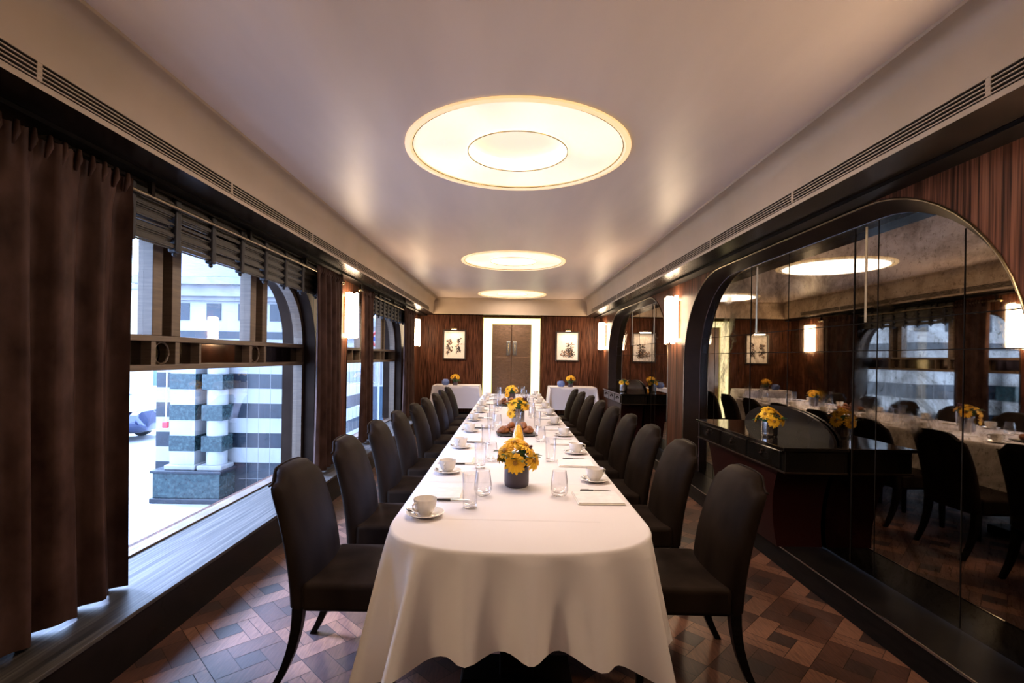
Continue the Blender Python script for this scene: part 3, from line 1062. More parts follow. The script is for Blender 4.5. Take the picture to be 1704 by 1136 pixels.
dt = empty('dining_table', (TCX, 5.0, 0))
tag(dt, 'long dark dining table hidden under the white cloth', 'table')
m = MB()
pts = [((p_.x - TCX) * 0.985, (p_.y - 5.0) * 0.998) for p_ in table_outline()[::6]]
m.poly_prism([pts], 'z', TZ - 0.045, TZ - 0.004)
m.build('table_top', 'ebony', dt)
for k, y in enumerate((-2.85, -0.9, 1.1, 3.0)):
    mm = MB()
    mm.box(-0.23, 0.23, y - 0.10, y + 0.10, 0.0, 0.07)
    mm.box(-0.07, 0.07, y - 0.07, y + 0.07, 0.07, TZ - 0.045)
    mm.build('pedestal_leg', 'ebony', dt, bevel=0.01)

def side_table(xc, label_t, label_c):
    yc = 10.78
    hw, hd, zt = 0.485, 0.33, 0.775
    t = empty('side_table', (xc, yc, 0))
    tag(t, label_t, 'side table', 'side tables at the back wall')
    MB().box(-hw, hw, -hd, hd, zt - 0.04, zt - 0.003).build('table_top', 'ebony', t)
    for a in (-1, 1):
        for b in (-1, 1):
            MB().box(a * (hw - 0.05) - 0.02, a * (hw - 0.05) + 0.02, b * (hd - 0.05) - 0.02, b * (hd - 0.05) + 0.02, 0, zt - 0.04).build('leg', 'ebony', t)
    hem = 0.31
    # outline with rounded corners
    o = []
    for cx, cy, a0 in ((hw - 0.02, -hd + 0.02, -PI / 2), (hw - 0.02, hd - 0.02, 0), (-hw + 0.02, hd - 0.02, PI / 2), (-hw + 0.02, -hd + 0.02, PI)):
        for k in range(7):
            a = a0 + PI / 2 * k / 6
            o.append((cx, cy, math.cos(a), math.sin(a), math.sin(PI * k / 6)))
    full = []
    for i in range(len(o)):
        p0, p1 = o[i], o[(i + 1) % len(o)]
        full.append(p0)
        d = math.hypot(p1[0] - p0[0], p1[1] - p0[1])
        if d > 0.1:
            for k in range(1, 12):
                s = k / 12
                full.append((p0[0] * (1 - s) + p1[0] * s, p0[1] * (1 - s) + p1[1] * s, p0[2], p0[3], 0))
    N = len(full)
    vs, fs = [], []
    rows = 10
    for j in range(rows + 1):
        for i, (cx, cy, nx, ny, c) in enumerate(full):
            if j == 0:
                r_, z = 0.012, zt
            else:
                t_ = (j - 1) / (rows - 1)
                z = zt - 0.008 - (zt - 0.008 - hem) * t_
                r_ = 0.022 + 0.012 * t_ + 0.085 * c * t_ + 0.008 * math.sin(i * 0.9) * t_
                if cy > 0 and ny > 0.5:
                    r_ = 0.022 + 0.01 * t_
            vs.append((cx + nx * r_, cy + ny * r_, z))
    for j in range(rows):
        for i in range(N):
            i2 = (i + 1) % N
            fs.append((j * N + i, j * N + i2, j * N + N + i2, j * N + N + i))
    fs.append(tuple(range(N)))
    m = MB()
    m.add(vs, fs)
    ob = m.build('tablecloth', 'cloth', smooth=50)
    ob.location = (xc, yc, 0)
    tag(ob, label_c, 'tablecloth', 'small white tablecloths')
side_table(-1.10, 'small square side table under the white cloth beside the windows and back wall', 'white cloth over the side table at the back wall, window side of the lit doors')
side_table(1.33, 'small square side table under the white cloth beside the far console', 'white cloth over the side table at the back wall, mirror side of the lit doors')

# ------------------------------------------------------------------ dining chair (faces +x)
def backrest_mesh():
    nu, nv = 20, 18
    vs, fs = [], []
    T = 0.085
    def ztop(u_):
        a = abs(u_)
        if a < 0.50:
            return 0.890 - 0.006 * (a / 0.50) ** 2
        if a < 0.90:
            s = (a - 0.50) / 0.40
            s = s * s * (3 - 2 * s)
            return 0.884 - 0.054 * s
        return 0.830 + 0.005 * math.sin((a - 0.90) / 0.10 * PI) - 0.008 * ((a - 0.90) / 0.10) ** 3
    for side in (0, 1):
        for j in range(nv + 1):
            v = j / nv
            for i in range(nu + 1):
                u_ = -1 + 2 * i / nu
                z = 0.33 + (ztop(u_) - 0.33) * v
                hw = 0.228 + 0.006 * math.sin(v * PI * 0.9)
                if v > 0.97:
                    hw -= 0.004
                h = (z - 0.33) / 0.55
                xc = -0.235 - 0.030 * h - 0.095 * h * h
                edge = (1 - abs(u_) ** 7) ** 0.5 * (1 - max(0, (v - 0.9) / 0.1) ** 3 * 0.75)
                th = T * (0.35 + 0.65 * edge) * (1 - 0.25 * h)
                x = xc + (th / 2 if side == 0 else -th / 2)
                if side == 0:
                    x += 0.040 * math.sin(PI * min(1, v * 1.02)) ** 0.5 * (1 - u_ * u_)
                vs.append((x, u_ * hw, z))
    N = (nu + 1) * (nv + 1)
    for side in (0, 1):
        for j in range(nv):
            for i in range(nu):
                a = side * N + j * (nu + 1) + i
                fs.append((a, a + 1, a + nu + 2, a + nu + 1))
    ring = [i for i in range(nu + 1)] + [j * (nu + 1) + nu for j in range(1, nv + 1)] + [nv * (nu + 1) + i for i in range(nu - 1, -1, -1)] + [j * (nu + 1) for j in range(nv - 1, 0, -1)]
    for k in range(len(ring)):
        a, b = ring[k], ring[(k + 1) % len(ring)]
        fs.append((a, b, N + b, N + a))
    return MB().add(vs, fs)
def make_chair():
    t = empty('dining_chair')
    backrest_mesh().build('backrest', 'velvet', t, smooth=70)
    s = MB()
    s.box(-0.215, 0.175, -0.235, 0.235, 0.32, 0.437)
    so = s.build('seat', 'velvet', t, bevel=0.022, seg=4, smooth=40)
    cu = MB()
    vs, fs = [], []
    n = 10
    for i in range(n + 1):
        for j in range(n + 1):
            a, b = i / n, j / n
            vs.append((-0.195 + 0.35 * a, -0.215 + 0.43 * b, 0.4365 + 0.012 * math.sin(PI * a) ** 0.6 * math.sin(PI * b) ** 0.6))
    for i in range(n):
        for j in range(n):
            k = i * (n + 1) + j
            fs.append((k, k + n + 1, k + n + 2, k + 1))
    cu.add(vs, fs)
    cu.build('seat_pad', 'velvet', t, smooth=180)
    for sy in (-1, 1):
        f = MB()
        vs = []
        for z, w, x in ((0.325, 0.021, 0.150), (0.0, 0.013, 0.158)):
            vs += [(x - w, sy * 0.205 - w, z), (x + w, sy * 0.205 - w, z), (x + w, sy * 0.205 + w, z), (x - w, sy * 0.205 + w, z)]
        f.add(vs, [(0, 1, 5, 4), (1, 2, 6, 5), (2, 3, 7, 6), (3, 0, 4, 7), (3, 2, 1, 0), (4, 5, 6, 7)])
        f.build('front_leg', 'ebony', t, bevel=0.003)
        r = MB()
        vs, fs = [], []
        L = 7
        for k in range(L + 1):
            v = k / L
            z = 0.335 * (1 - v)
            x = -0.232 - 0.012 * v - 0.085 * v ** 2.2
            w = 0.023 - 0.008 * v
            vs += [(x - w, sy * 0.205 - w, z), (x + w, sy * 0.205 - w, z), (x + w, sy * 0.205 + w, z), (x - w, sy * 0.205 + w, z)]
        for k in range(L):
            for c in range(4):
                fs.append((k * 4 + c, k * 4 + (c + 1) % 4, k * 4 + 4 + (c + 1) % 4, k * 4 + 4 + c))
        fs += [(0, 3, 2, 1), (L * 4, L * 4 + 1, L * 4 + 2, L * 4 + 3)]
        r.add(vs, fs)
        r.build('rear_leg', 'ebony', t, bevel=0.003)
    pp = MB()
    # piping along the top and sides of the backrest
    def ztop(u_):
        a = abs(u_)
        if a < 0.50:
            return 0.890 - 0.006 * (a / 0.50) ** 2
        if a < 0.90:
            s = (a - 0.50) / 0.40
            s = s * s * (3 - 2 * s)
            return 0.884 - 0.054 * s
        return 0.831
    pts = []
    for k in range(0, 25):
        u_ = -0.96 + 1.92 * k / 24
        z = ztop(u_)
        h = (z - 0.33) / 0.55
        pts.append((-0.235 - 0.030 * h - 0.095 * h * h - 0.018, u_ * 0.228, z + 0.0005))
    pp.tube(pts, 0.0045, 6)
    pp.build('piping', 'velvet', t, smooth=180)
    return t
chair = make_chair()
first = True
for side in (-1, 1):
    for k in range(9):
        c = chair if first else copy_tree(chair)
        first = False
        y = 2.32 + 0.72 * k + (0.0 if side < 0 else 0.02) + random.uniform(-0.015, 0.015)
        x = -0.62 if side < 0 else 0.72
        c.location = (x + random.uniform(-0.01, 0.01), y, 0)
        c.rotation_euler = (0, 0, (0 if side < 0 else PI) + random.uniform(-0.02, 0.02))
        wall = 'window' if side < 0 else 'mirror'
        tag(c, '%s dark brown velvet dining chair on the %s side of the table' % (ordn(k), wall), 'chair', 'dining chairs on the %s side' % wall)

# ------------------------------------------------------------------ place settings
PIT = 0.72
def make_saucer():
    t = empty('saucer')
    MB().lathe([(0.001, 0.001), (0.036, 0.001), (0.038, 0.003), (0.050, 0.006), (0.071, 0.013), (0.0725, 0.015), (0.069, 0.016), (0.049, 0.009), (0.034, 0.006), (0.001, 0.006)], n=32).build('plate', 'porcelain', t, smooth=50)
    return t
def make_cup():
    t = empty('coffee_cup')
    MB().lathe([(0.001, 0.0), (0.022, 0.0), (0.024, 0.004), (0.026, 0.006), (0.036, 0.018), (0.042, 0.036), (0.0445, 0.060), (0.043, 0.060), (0.040, 0.036), (0.033, 0.018), (0.020, 0.009), (0.001, 0.009)], n=32).build('bowl', 'porcelain', t, smooth=50)
    MB().tube([(0.040, 0, 0.049), (0.052, 0, 0.053), (0.062, 0, 0.046), (0.061, 0, 0.034), (0.050, 0, 0.024), (0.038, 0, 0.021)], 0.0038, 8).build('handle', 'porcelain', t, smooth=180)
    return t
def make_spoon():
    o = MB()
    o.tube([(-0.055, 0, 0.004), (-0.02, 0, 0.006), (0.02, 0, 0.003)], [0.0028, 0.002, 0.0022], 8)
    o.ball((0.033, 0, 0.003), 0.016, 12, sc=(1.0, 0.62, 0.16))
    return o.mesh('teaspoon', 'steel', 180)
def make_pad():
    t = empty('notepad')
    b = MB()
    b.box(-0.10, 0.10, -0.095, 0.095, 0.0, 0.004)
    b.build('cover', 'mat_board', t, bevel=0.001)
    MB().box(-0.096, 0.096, -0.091, 0.091, 0.004, 0.009).build('sheets', 'paper', t, bevel=0.001)
    return t
def make_pen():
    t = empty('pen')
    MB().tube([(-0.07, 0, 0.005), (-0.068, 0, 0.005), (-0.01, 0, 0.005)], [0.003, 0.005, 0.005], 8).build('cap', 'pen', t, smooth=40)
    MB().tube([(-0.01, 0, 0.005), (0.055, 0, 0.005), (0.070, 0, 0.005)], [0.0042, 0.0042, 0.001], 8).build('barrel', 'steel', t, smooth=40)
    MB().box(-0.066, -0.03, -0.001, 0.001, 0.009, 0.012).build('clip', 'steel', t)
    return t
def make_highball():
    t = empty('highball_glass')
    MB().lathe([(0.001, 0.0), (0.026, 0.0), (0.028, 0.002), (0.0325, 0.140), (0.0315, 0.1405), (0.0305, 0.140), (0.0262, 0.016), (0.001, 0.012)], n=28).build('glass_body', 'tumbler', t, smooth=50)
    return t
def make_round_glass():
    t = empty('stemless_glass')
    MB().lathe([(0.001, 0.0), (0.022, 0.0), (0.034, 0.010), (0.0395, 0.030), (0.0375, 0.060), (0.031, 0.112), (0.0305, 0.112), (0.0300, 0.1115), (0.0360, 0.060), (0.037, 0.032), (0.028, 0.018), (0.001, 0.015)], n=28).build('glass_body', 'tumbler', t, smooth=50)
    return t
saucer, cup, pad, pen, hb, rg = make_saucer(), make_cup(), make_pad(), make_pen(), make_highball(), make_round_glass()
spoon_me = make_spoon()
used = set()
def place(src, x, y, z, rz, label, cat, group):
    o = src if src.name not in used else copy_tree(src)
    used.add(src.name)
    o.location = (x, y, z)
    o.rotation_euler = (0, 0, rz)
    tag(o, label, cat, group)
    return o
ZT = TZ + 0.0022
for side in (-1, 1):
    wall = 'window' if side < 0 else 'mirror'
    for k in range(9):
        j = lambda a=0.012: random.uniform(-a, a)
        y0 = PIT * k
        pl_ = '%s place on the %s side' % (ordn(k), wall)
        if side < 0:
            px, py = -0.300 + j(0.008), 2.235 + y0
            cx, cy = -0.318 + j(0.01), 1.94 + y0 + j()
            nx, ny = px + 0.07, 2.128 + y0
            prz = j(0.05)
        else:
            px, py = 0.392 + j(0.008), 2.20 + y0
            cx, cy = 0.430 + j(0.008), 2.52 + y0 + j()
            nx, ny = px + 0.01, 2.312 + y0
            prz = j(0.05)
        place(pad, px, py, ZT, j(0.03), 'white notepad at the ' + pl_, 'notepad', 'notepads on the %s side' % wall)
        place(pen, nx, ny, ZT, prz, 'black capped pen beside the notepad at the ' + pl_, 'pen', 'pens on the %s side' % wall)
        place(saucer, cx, cy, ZT, 0, 'white saucer at the ' + pl_, 'saucer', 'saucers on the %s side' % wall)
        place(cup, cx, cy, ZT + 0.006, (-1.9 if side < 0 else 0.6) + j(0.5), 'white coffee cup at the ' + pl_, 'cup', 'coffee cups on the %s side' % wall)
        s = bpy.data.objects.new('teaspoon', spoon_me)
        COL.objects.link(s)
        s.location = (cx - 0.048, cy - 0.012, ZT + 0.014)
        s.rotation_euler = (0, 0, 1.9 + j(0.3))
        tag(s, 'steel teaspoon on the saucer at the ' + pl_, 'teaspoon', 'teaspoons on the %s side' % wall)
        if side < 0:
            place(hb, -0.150 + j(), 2.06 + y0 + j(0.02), ZT, 0, 'tall straight water glass at the ' + pl_, 'glass', 'tall glasses on the window side')
            if k % 2 == 1 or k == 0:
                place(rg, -0.105 + j(), 2.22 + y0 + j(0.02), ZT, 0, 'round stemless glass at the ' + pl_, 'glass', 'stemless glasses on the window side')
        else:
            if k % 2 == 0:
                place(rg, 0.224 + j(), 2.22 + y0 + j(0.02), ZT, 0, 'round stemless glass at the ' + pl_, 'glass', 'stemless glasses on the mirror side')
            if k % 2 == 1 or k > 3:
                place(hb, 0.235 + j(0.02), 2.22 + 0.04 + y0 + (0.1 if k % 2 == 0 else 0), ZT, 0, 'tall straight water glass at the ' + pl_, 'glass', 'tall glasses on the mirror side')

# ------------------------------------------------------------------ flowers
def flower_mesh(r, rnd, n=15):
    m = MB()
    for layer, (rr, lift, nn) in enumerate(((r, 0.0, n), (r * 0.86, 0.004, n), (r * 0.45, 0.007, n - 3))):
        for k in range(nn):
            a = 2 * PI * (k + 0.5 * layer) / nn + rnd.uniform(-0.08, 0.08)
            L = rr * rnd.uniform(0.92, 1.04)
            w = rr * (0.135 if layer < 2 else 0.10)
            ca, sa = math.cos(a), math.sin(a)
            dz = rnd.uniform(-0.004, 0.003)
            prof_ = [(0.12, 0.4, 0.0), (0.45, 0.95, 0.004), (0.78, 1.0, 0.003), (0.94, 0.6, -0.001), (1.0, 0.08, -0.003)]
            vs = []
            for (f, ww, z) in prof_:
                for s_ in (-1, 0, 1):
                    x, y = f * L, s_ * ww * w
                    vs.append((x * ca - y * sa, x * sa + y * ca, lift + z + dz * f - 0.0025 * (s_ == 0) + 0.0 * f))
            fs = []
            for q_ in range(len(prof_) - 1):
                for c in range(2):
                    b = q_ * 3 + c
                    fs.append((b, b + 1, b + 4, b + 3))
            m.add(vs, fs)
    return m.mesh('flower', 'petal', 180)
def leaf_mesh():
    m = MB()
    vs, fs = [], []
    for i in range(9):
        f = i / 8
        w = 0.019 * math.sin(PI * f ** 0.8) + 0.0003
        for s_ in (-1, 0, 1):
            vs.append((f * 0.075, s_ * w, 0.012 * math.sin(PI * f) - (0 if s_ else 0.003)))
    for i in range(8):
        for c in range(2):
            b = i * 3 + c
            fs.append((b, b + 1, b + 4, b + 3))
    m.add(vs, fs)
    return m.mesh('leaf', 'leaf', 180)
FR = random.Random(21)
FM = [flower_mesh(0.047, FR), flower_mesh(0.043, FR), flower_mesh(0.040, FR, 13)]
cm = MB()
cm.lathe([(0.001, 0.010), (0.006, 0.0095), (0.010, 0.006), (0.011, 0.0)], n=16)
CM = cm.mesh('flower_centre', 'petal_c', 180)
LM = leaf_mesh()
def orient(o, loc, d, spin=0.0):
    o.matrix_local = Matrix.Translation(loc) @ Vector(d).normalized().to_track_quat('Z', 'Y').to_matrix().to_4x4() @ Matrix.Rotation(spin, 4, 'Z')
def arrangement(x, y, z, label, heads, vase_mat='vase', vr=0.052, vh=0.085, leaves=9, berries=True, seed=1, scale=1.0):
    rnd = random.Random(seed)
    t = empty('flower_arrangement', (x, y, z))
    tag(t, label, 'flowers', 'yellow flower arrangements')
    v = MB()
    fl_ = 0.02 if vase_mat == 'metal_vase' else 0.0
    v.lathe([(0.001, 0.0), (vr * 0.86, 0.0), (vr * 0.97, 0.006), (vr, 0.02), (vr, vh), (vr * 0.93, vh), (vr * 0.93, 0.02), (0.001, 0.012)], n=48, flute=fl_, nf=16)
    v.build('vase', vase_mat, t, smooth=40)
    core = MB()
    core.ball((0, 0, vh + 0.018), vr * 0.98, 14, sc=(1, 1, 0.75))
    core.build('foliage_core', 'leaf', t, smooth=180)
    for k, (hx, hy, hz, dx, dy, dz) in enumerate(heads):
        f = bpy.data.objects.new('flower', FM[k % 3])
        COL.objects.link(f)
        f.parent = t
        orient(f, Vector((hx, hy, hz)), (dx, dy, dz), rnd.uniform(0, 6))
        c = bpy.data.objects.new('flower_centre', CM)
        COL.objects.link(c)
        c.parent = f
        c.location = (0, 0, 0.004)
    for k in range(leaves):
        a = 2 * PI * k / leaves + rnd.uniform(-0.2, 0.2)
        l = bpy.data.objects.new('leaf', LM)
        COL.objects.link(l)
        l.parent = t
        el = rnd.uniform(-0.1, 0.7)
        dirv = Vector((math.cos(a) * math.cos(el), math.sin(a) * math.cos(el), math.sin(el)))
        base = Vector((math.cos(a) * vr * 0.7, math.sin(a) * vr * 0.7, vh + rnd.uniform(0.0, 0.03)))
        q_ = dirv.to_track_quat('X', 'Z').to_matrix().to_4x4()
        l.matrix_local = Matrix.Translation(base) @ q_ @ Matrix.Rotation(rnd.uniform(-0.5, 0.5), 4, 'X')
    if berries:
        b = MB()
        for k in range(14):
            b.ball((0.048 + rnd.uniform(-0.014, 0.014), 0.0 + rnd.uniform(-0.014, 0.014), vh + 0.068 + rnd.uniform(-0.016, 0.016)), 0.0062, 8)
        b.build('berries', 'berry', t, smooth=180)
    t.scale = (scale,) * 3
    return t
H0 = [(-0.008, -0.068, 0.108, 0.0, -1, 0.35), (0.066, -0.035, 0.113, 0.75, -0.75, 0.25), (-0.048, -0.035, 0.152, -0.55, -0.75, 0.6), (-0.01, 0.0, 0.178, -0.1, -0.5, 1), (0.03, 0.055, 0.150, 0.3, 0.8, 0.7), (-0.06, 0.045, 0.120, -0.8, 0.6, 0.4), (0.035, -0.01, 0.165, 0.6, -0.2, 0.9)]
H1 = [(-0.045, -0.045, 0.150, -0.5, -0.8, 0.5), (0.05, -0.04, 0.145, 0.5, -0.8, 0.5), (0.0, -0.02, 0.185, 0.0, -0.5, 1), (0.04, 0.03, 0.175, 0.5, 0.5, 0.8), (-0.045, 0.03, 0.165, -0.6, 0.5, 0.7), (-0.055, -0.045, 0.085, -0.6, -0.9, 0.0)]
arrangement(0.042, 2.40, ZT, 'yellow gerbera arrangement in a plum vase, nearest one on the long table', H0, seed=2, leaves=13, scale=1.12)
arrangement(0.085, 4.60, ZT, 'yellow flower arrangement behind the first croissant board on the long table', H1, 'metal_vase', 0.048, 0.12, 9, True, 3, 1.2)
arrangement(0.035, 7.0, ZT, 'yellow flower arrangement near the far end of the long table', H1, 'vase', 0.05, 0.10, 7, False, 4, 1.1)
arrangement(-1.13, 10.62, 0.777, 'small yellow posy on the side table at the window side of the doors', H1[:5], 'vase', 0.045, 0.06, 6, False, 5, 1.15)
arrangement(1.28, 10.62, 0.777, 'small yellow posy on the side table at the mirror side of the doors', H1[:5], 'vase', 0.045, 0.06, 6, False, 6, 1.2)
arrangement(1.86, 3.62, 0.8455, 'yellow gerberas in a fluted metal vase on the near console', H0, 'metal_vase', 0.05, 0.10, 9, False, 7, 1.05)
arrangement(1.88, 8.35, 0.8455, 'yellow flowers in a metal vase on the far console', H1[:5], 'metal_vase', 0.06, 0.14, 6, False, 8, 1.0)

# blue votives
for (x, lab) in ((-1.33, 'blue glass globe votive on the side table at the window side'), (1.085, 'blue glass globe votive on the side table at the mirror side')):
    t = empty('votive_holder', (x, 10.62, 0.777))
    tag(t, lab, 'candle holder', 'blue votives on the side tables')
    MB().lathe([(0.001, 0), (0.05, 0), (0.078, 0.03), (0.085, 0.065), (0.075, 0.10), (0.045, 0.125), (0.045, 0.122), (0.07, 0.098), (0.078, 0.065), (0.07, 0.03), (0.001, 0.012)], n=28).build('globe', 'blue_glass', t, smooth=60)
    MB().lathe([(0.001, 0.0), (0.022, 0), (0.022, 0.028), (0.001, 0.028)], c=(0, 0, 0.012), n=16).build('candle', 'porcelain', t, smooth=40)

# carafes
def carafe(x, y, juice, label):
    t = empty('carafe', (x, y, ZT))
    tag(t, label, 'carafe', 'glass carafes on the long table')
    prof_ = [(0.001, 0.0), (0.038, 0.0), (0.045, 0.006), (0.047, 0.02), (0.040, 0.07), (0.026, 0.12), (0.0165, 0.150), (0.015, 0.175), (0.020, 0.205), (0.028, 0.228)]
    inner = [(max(0.001, r - 0.0025), z) for r, z in prof_[::-1][:-2]] + [(0.001, 0.006)]
    MB().lathe(prof_, n=32).build('glass_body', 'tumbler', t, smooth=60)
    if juice:
        MB().lathe([(0.001, 0.008), (0.036, 0.008), (0.042, 0.02), (0.0355, 0.07), (0.0215, 0.12), (0.015, 0.138), (0.001, 0.138)], n=32).build('juice', 'juice', t, smooth=60)
carafe(0.068, 3.52, True, 'glass carafe of orange juice just behind the nearest flowers')
carafe(0.10, 6.55, False, 'empty glass carafe before the far flowers on the long table')

# croissant boards
def croissant_mesh(rnd):
    m = MB()
    pts, rad = [], []
    n = 22
    for i in range(n + 1):
        f = i / n
        a = -1.15 + 2.3 * f
        R_ = 0.05
        pts.append((R_ * math.sin(a), R_ * (1 - math.cos(a)) * 0.8, 0.022 + 0.002 * math.sin(f * 9)))
        base = 0.0225 * math.sin(PI * (0.06 + 0.88 * f)) ** 0.75
        rad.append(base * (1 + 0.10 * abs(math.sin(f * PI * 3.5))) + 0.001)
    pts = [(x, y, max(z, 0) - 0.022 + r_ * 0.95) for (x, y, z), r_ in zip(pts, rad)]
    m.tube(pts, rad, 12)
    return m.mesh('croissant', 'pastry', 180)
CRM = [croissant_mesh(random) for _ in range(2)]
def board(x, y, label, where, seed):
    rnd = random.Random(seed)
    t = empty('serving_board', (x, y, ZT), 0.10)
    tag(t, label, 'serving board', 'slate boards of croissants')
    MB().box(-0.155, 0.155, -0.105, 0.105, 0.006, 0.016).build('slate', 'slate', t, bevel=0.003)
    for a in (-1, 1):
        for b in (-1, 1):
            MB().lathe([(0.001, 0), (0.008, 0), (0.008, 0.006), (0.001, 0.006)], c=(a * 0.13, b * 0.085, 0), n=10).build('foot', 'pen', t)
    spots = [(-0.095, -0.045, 0.016, 0.3), (0.0, -0.055, 0.016, -0.2), (0.095, -0.040, 0.016, 0.5), (-0.085, 0.035, 0.016, 2.6), (0.03, 0.045, 0.016, 3.3), (0.10, 0.045, 0.016, 2.2), (-0.035, -0.01, 0.052, 1.2), (0.055, 0.0, 0.052, 2.0)]
    pos = ['at the near corner towards the windows', 'at the middle of the near edge', 'at the near corner towards the mirrors', 'at the far corner towards the windows', 'at the middle of the far edge', 'at the far corner towards the mirrors', 'on top of the pile, window side', 'on top of the pile, mirror side']
    for k, (px, py, pz, rz) in enumerate(spots):
        o = bpy.data.objects.new('croissant', CRM[k % 2])
        COL.objects.link(o)
        o.location = (x + px, y + py, ZT + pz)
        o.rotation_euler = (0, 0, rz)
        s = 1.0
        o.scale = (s, s, 1.05)
        tag(o, 'baked croissant on the %s slate board, %s' % (where, pos[k]), 'croissant', 'croissants on the %s board' % where)
board(0.062, 3.98, 'dark slate board of croissants behind the juice carafe', 'nearer', 4)
board(-0.02, 6.35, 'dark slate board of croissants near the far flowers', 'farther', 5)

# ------------------------------------------------------------------ outside
GZ = -1.52
struct(MB().box(-60, -2.4, -12, 60, GZ - 0.2, GZ).build('ground', 'pavement'))
b = empty('striped_building', (-5.6, 10.3, GZ))
tag(b, 'black and white striped marble building outside the near window', 'building')
ox, oy, oz = b.location
def LB(mb):
    mb.v = [(x - ox, y - oy, z - oz) for x, y, z in mb.v]
    return mb
XR, XLF, YB = -3.95, -7.15, 14.0
edges = [(-0.84, GZ, 1), (-0.54, -0.84, 0), (-0.24, -0.54, 1), (0.06, -0.24, 0), (0.36, 0.06, 1), (0.66, 0.36, 0), (0.96, 0.66, 1), (1.30, 0.96, 0)]
wh, dk = MB(), MB()
for z1, z0, d_ in edges:
    (dk if d_ else wh).box(XLF, XR, 10.3, YB, z0, z1)
LB(wh).build('white_courses', 'white_marble', b)
LB(dk).build('dark_courses', 'dark_tile', b)
jt = MB()
for k in range(14):
    x = XLF + 0.2 + k * 0.235
    if x > -5.4:
        jt.box(x - 0.003, x + 0.003, 10.296, 10.3, GZ, 1.3)
for k in range(12):
    y = 10.45 + k * 0.3
    jt.box(XR, XR + 0.004, y - 0.003, y + 0.003, GZ, 1.3)
jt.box(-5.45, XR, 10.296, 10.3, -1.17, -1.164)
LB(jt).build('tile_joints', 'stone_trim', b)
up = MB()
up.box(XLF - 0.05, XR + 0.05, 10.2, YB, 1.30, 1.66)
LB(up).build('architrave', 'stone_trim', b)
LB(MB().box(XLF, XR, 10.26, YB, 1.66, 1.81)).build('dark_frieze', 'dark_tile', b)
LB(MB().box(XLF, XR, 10.28, YB, 1.81, 2.42)).build('frieze', 'white_marble', b)
for k in range(5):
    x = -6.78 + 0.64 * k
    LB(MB().box(x, x + 0.29, 10.262, 10.28, 2.03, 2.37)).build('dark_panel', 'dark_tile', b)
for (z0, z1, dd) in ((2.42, 2.50, 0.10), (2.50, 2.72, 0.20), (2.72, 2.86, 0.34)):
    LB(MB().box(XLF - dd, XR + dd, 10.28 - dd, YB, z0, z1)).build('cornice', 'stone_trim', b)
rf = MB()
rf.add([(XLF - 0.3, 9.98, 2.87), (XR + 0.3, 9.98, 2.87), (XR, 11.0, 3.6), (XLF, 11.0, 3.6), (XLF, YB, 3.6), (XR, YB, 3.6), (XLF - 0.3, YB, 2.87), (XR + 0.3, YB, 2.87)], [(0, 1, 2, 3), (3, 2, 5, 4), (1, 7, 5, 2), (0, 3, 4, 6)])
LB(rf).build('roof', 'slate_roof', b)
# pedestal, pilaster, column
ped = empty('marble_pier', (-6.16, 10.0, GZ))
tag(ped, 'striped marble pilaster and column on a green marble pedestal', 'pier')
ox, oy, oz = ped.location
LP = LB
def LB(mb):
    mb.v = [(x - ox, y - oy, z - oz) for x, y, z in mb.v]
    return mb
LB(MB().box(-6.80, -5.52, 9.72, 10.29, GZ + 0.1, -0.95)).build('pedestal', 'green_marble', ped, bevel=0.01)
mm = MB()
mm.box(-6.84, -5.48, 9.68, 10.29, GZ, GZ + 0.10)
mm.box(-6.84, -5.48, 9.68, 10.29, -0.95, -0.89)
LB(mm).build('pedestal_moulding', 'dark_tile', ped, bevel=0.015)
mm = MB()
mm.box(-6.62, -6.02, 9.76, 10.29, -0.89, -0.80)
mm.box(-5.98, -5.50, 9.74, 10.2, -0.89, -0.80)
LB(mm).build('plinth', 'stone_trim', ped, bevel=0.02)
wh, dk = MB(), MB()
zz = [(-0.80, -0.54, 0), (-0.54, -0.24, 1), (-0.24, 0.06, 0), (0.06, 0.36, 1), (0.36, 0.66, 0), (0.66, 0.96, 1), (0.96, 1.30, 0)]
for z0, z1, d_ in zz:
    (dk if d_ else wh).box(-6.56 - 0.012 * d_, -6.08 + 0.012 * d_, 9.84 - 0.012 * d_, 10.29, z0, z1)
    if d_:
        dk.box(-5.93, -5.53, 9.80, 10.20, z0, z1)
    else:
        wh.lathe([(0.001, z0 + 0.001), (0.185, z0 + 0.001), (0.185, z1 - 0.001), (0.001, z1 - 0.001)], c=(-5.73, 10.0, 0), n=32)
LB(wh).build('white_blocks', 'white_marble', ped, smooth=40)
LB(dk).build('dark_blocks', 'green_marble', ped, bevel=0.006)
# conduit and red box
t = empty('alarm_box', (-6.66, 9.83, -0.10))
tag(t, 'small red alarm box with a pale conduit on the striped pier', 'alarm box')
MB().box(-0.055, 0.055, 0.0, 0.06, 0.0, 0.12).build('box_body', 'red_paint', t, bevel=0.015)
MB().tube([(0.01, 0.03, 0.12), (0.02, 0.03, 1.4)], 0.014, 8).build('conduit', 'white_paint', t, smooth=60)

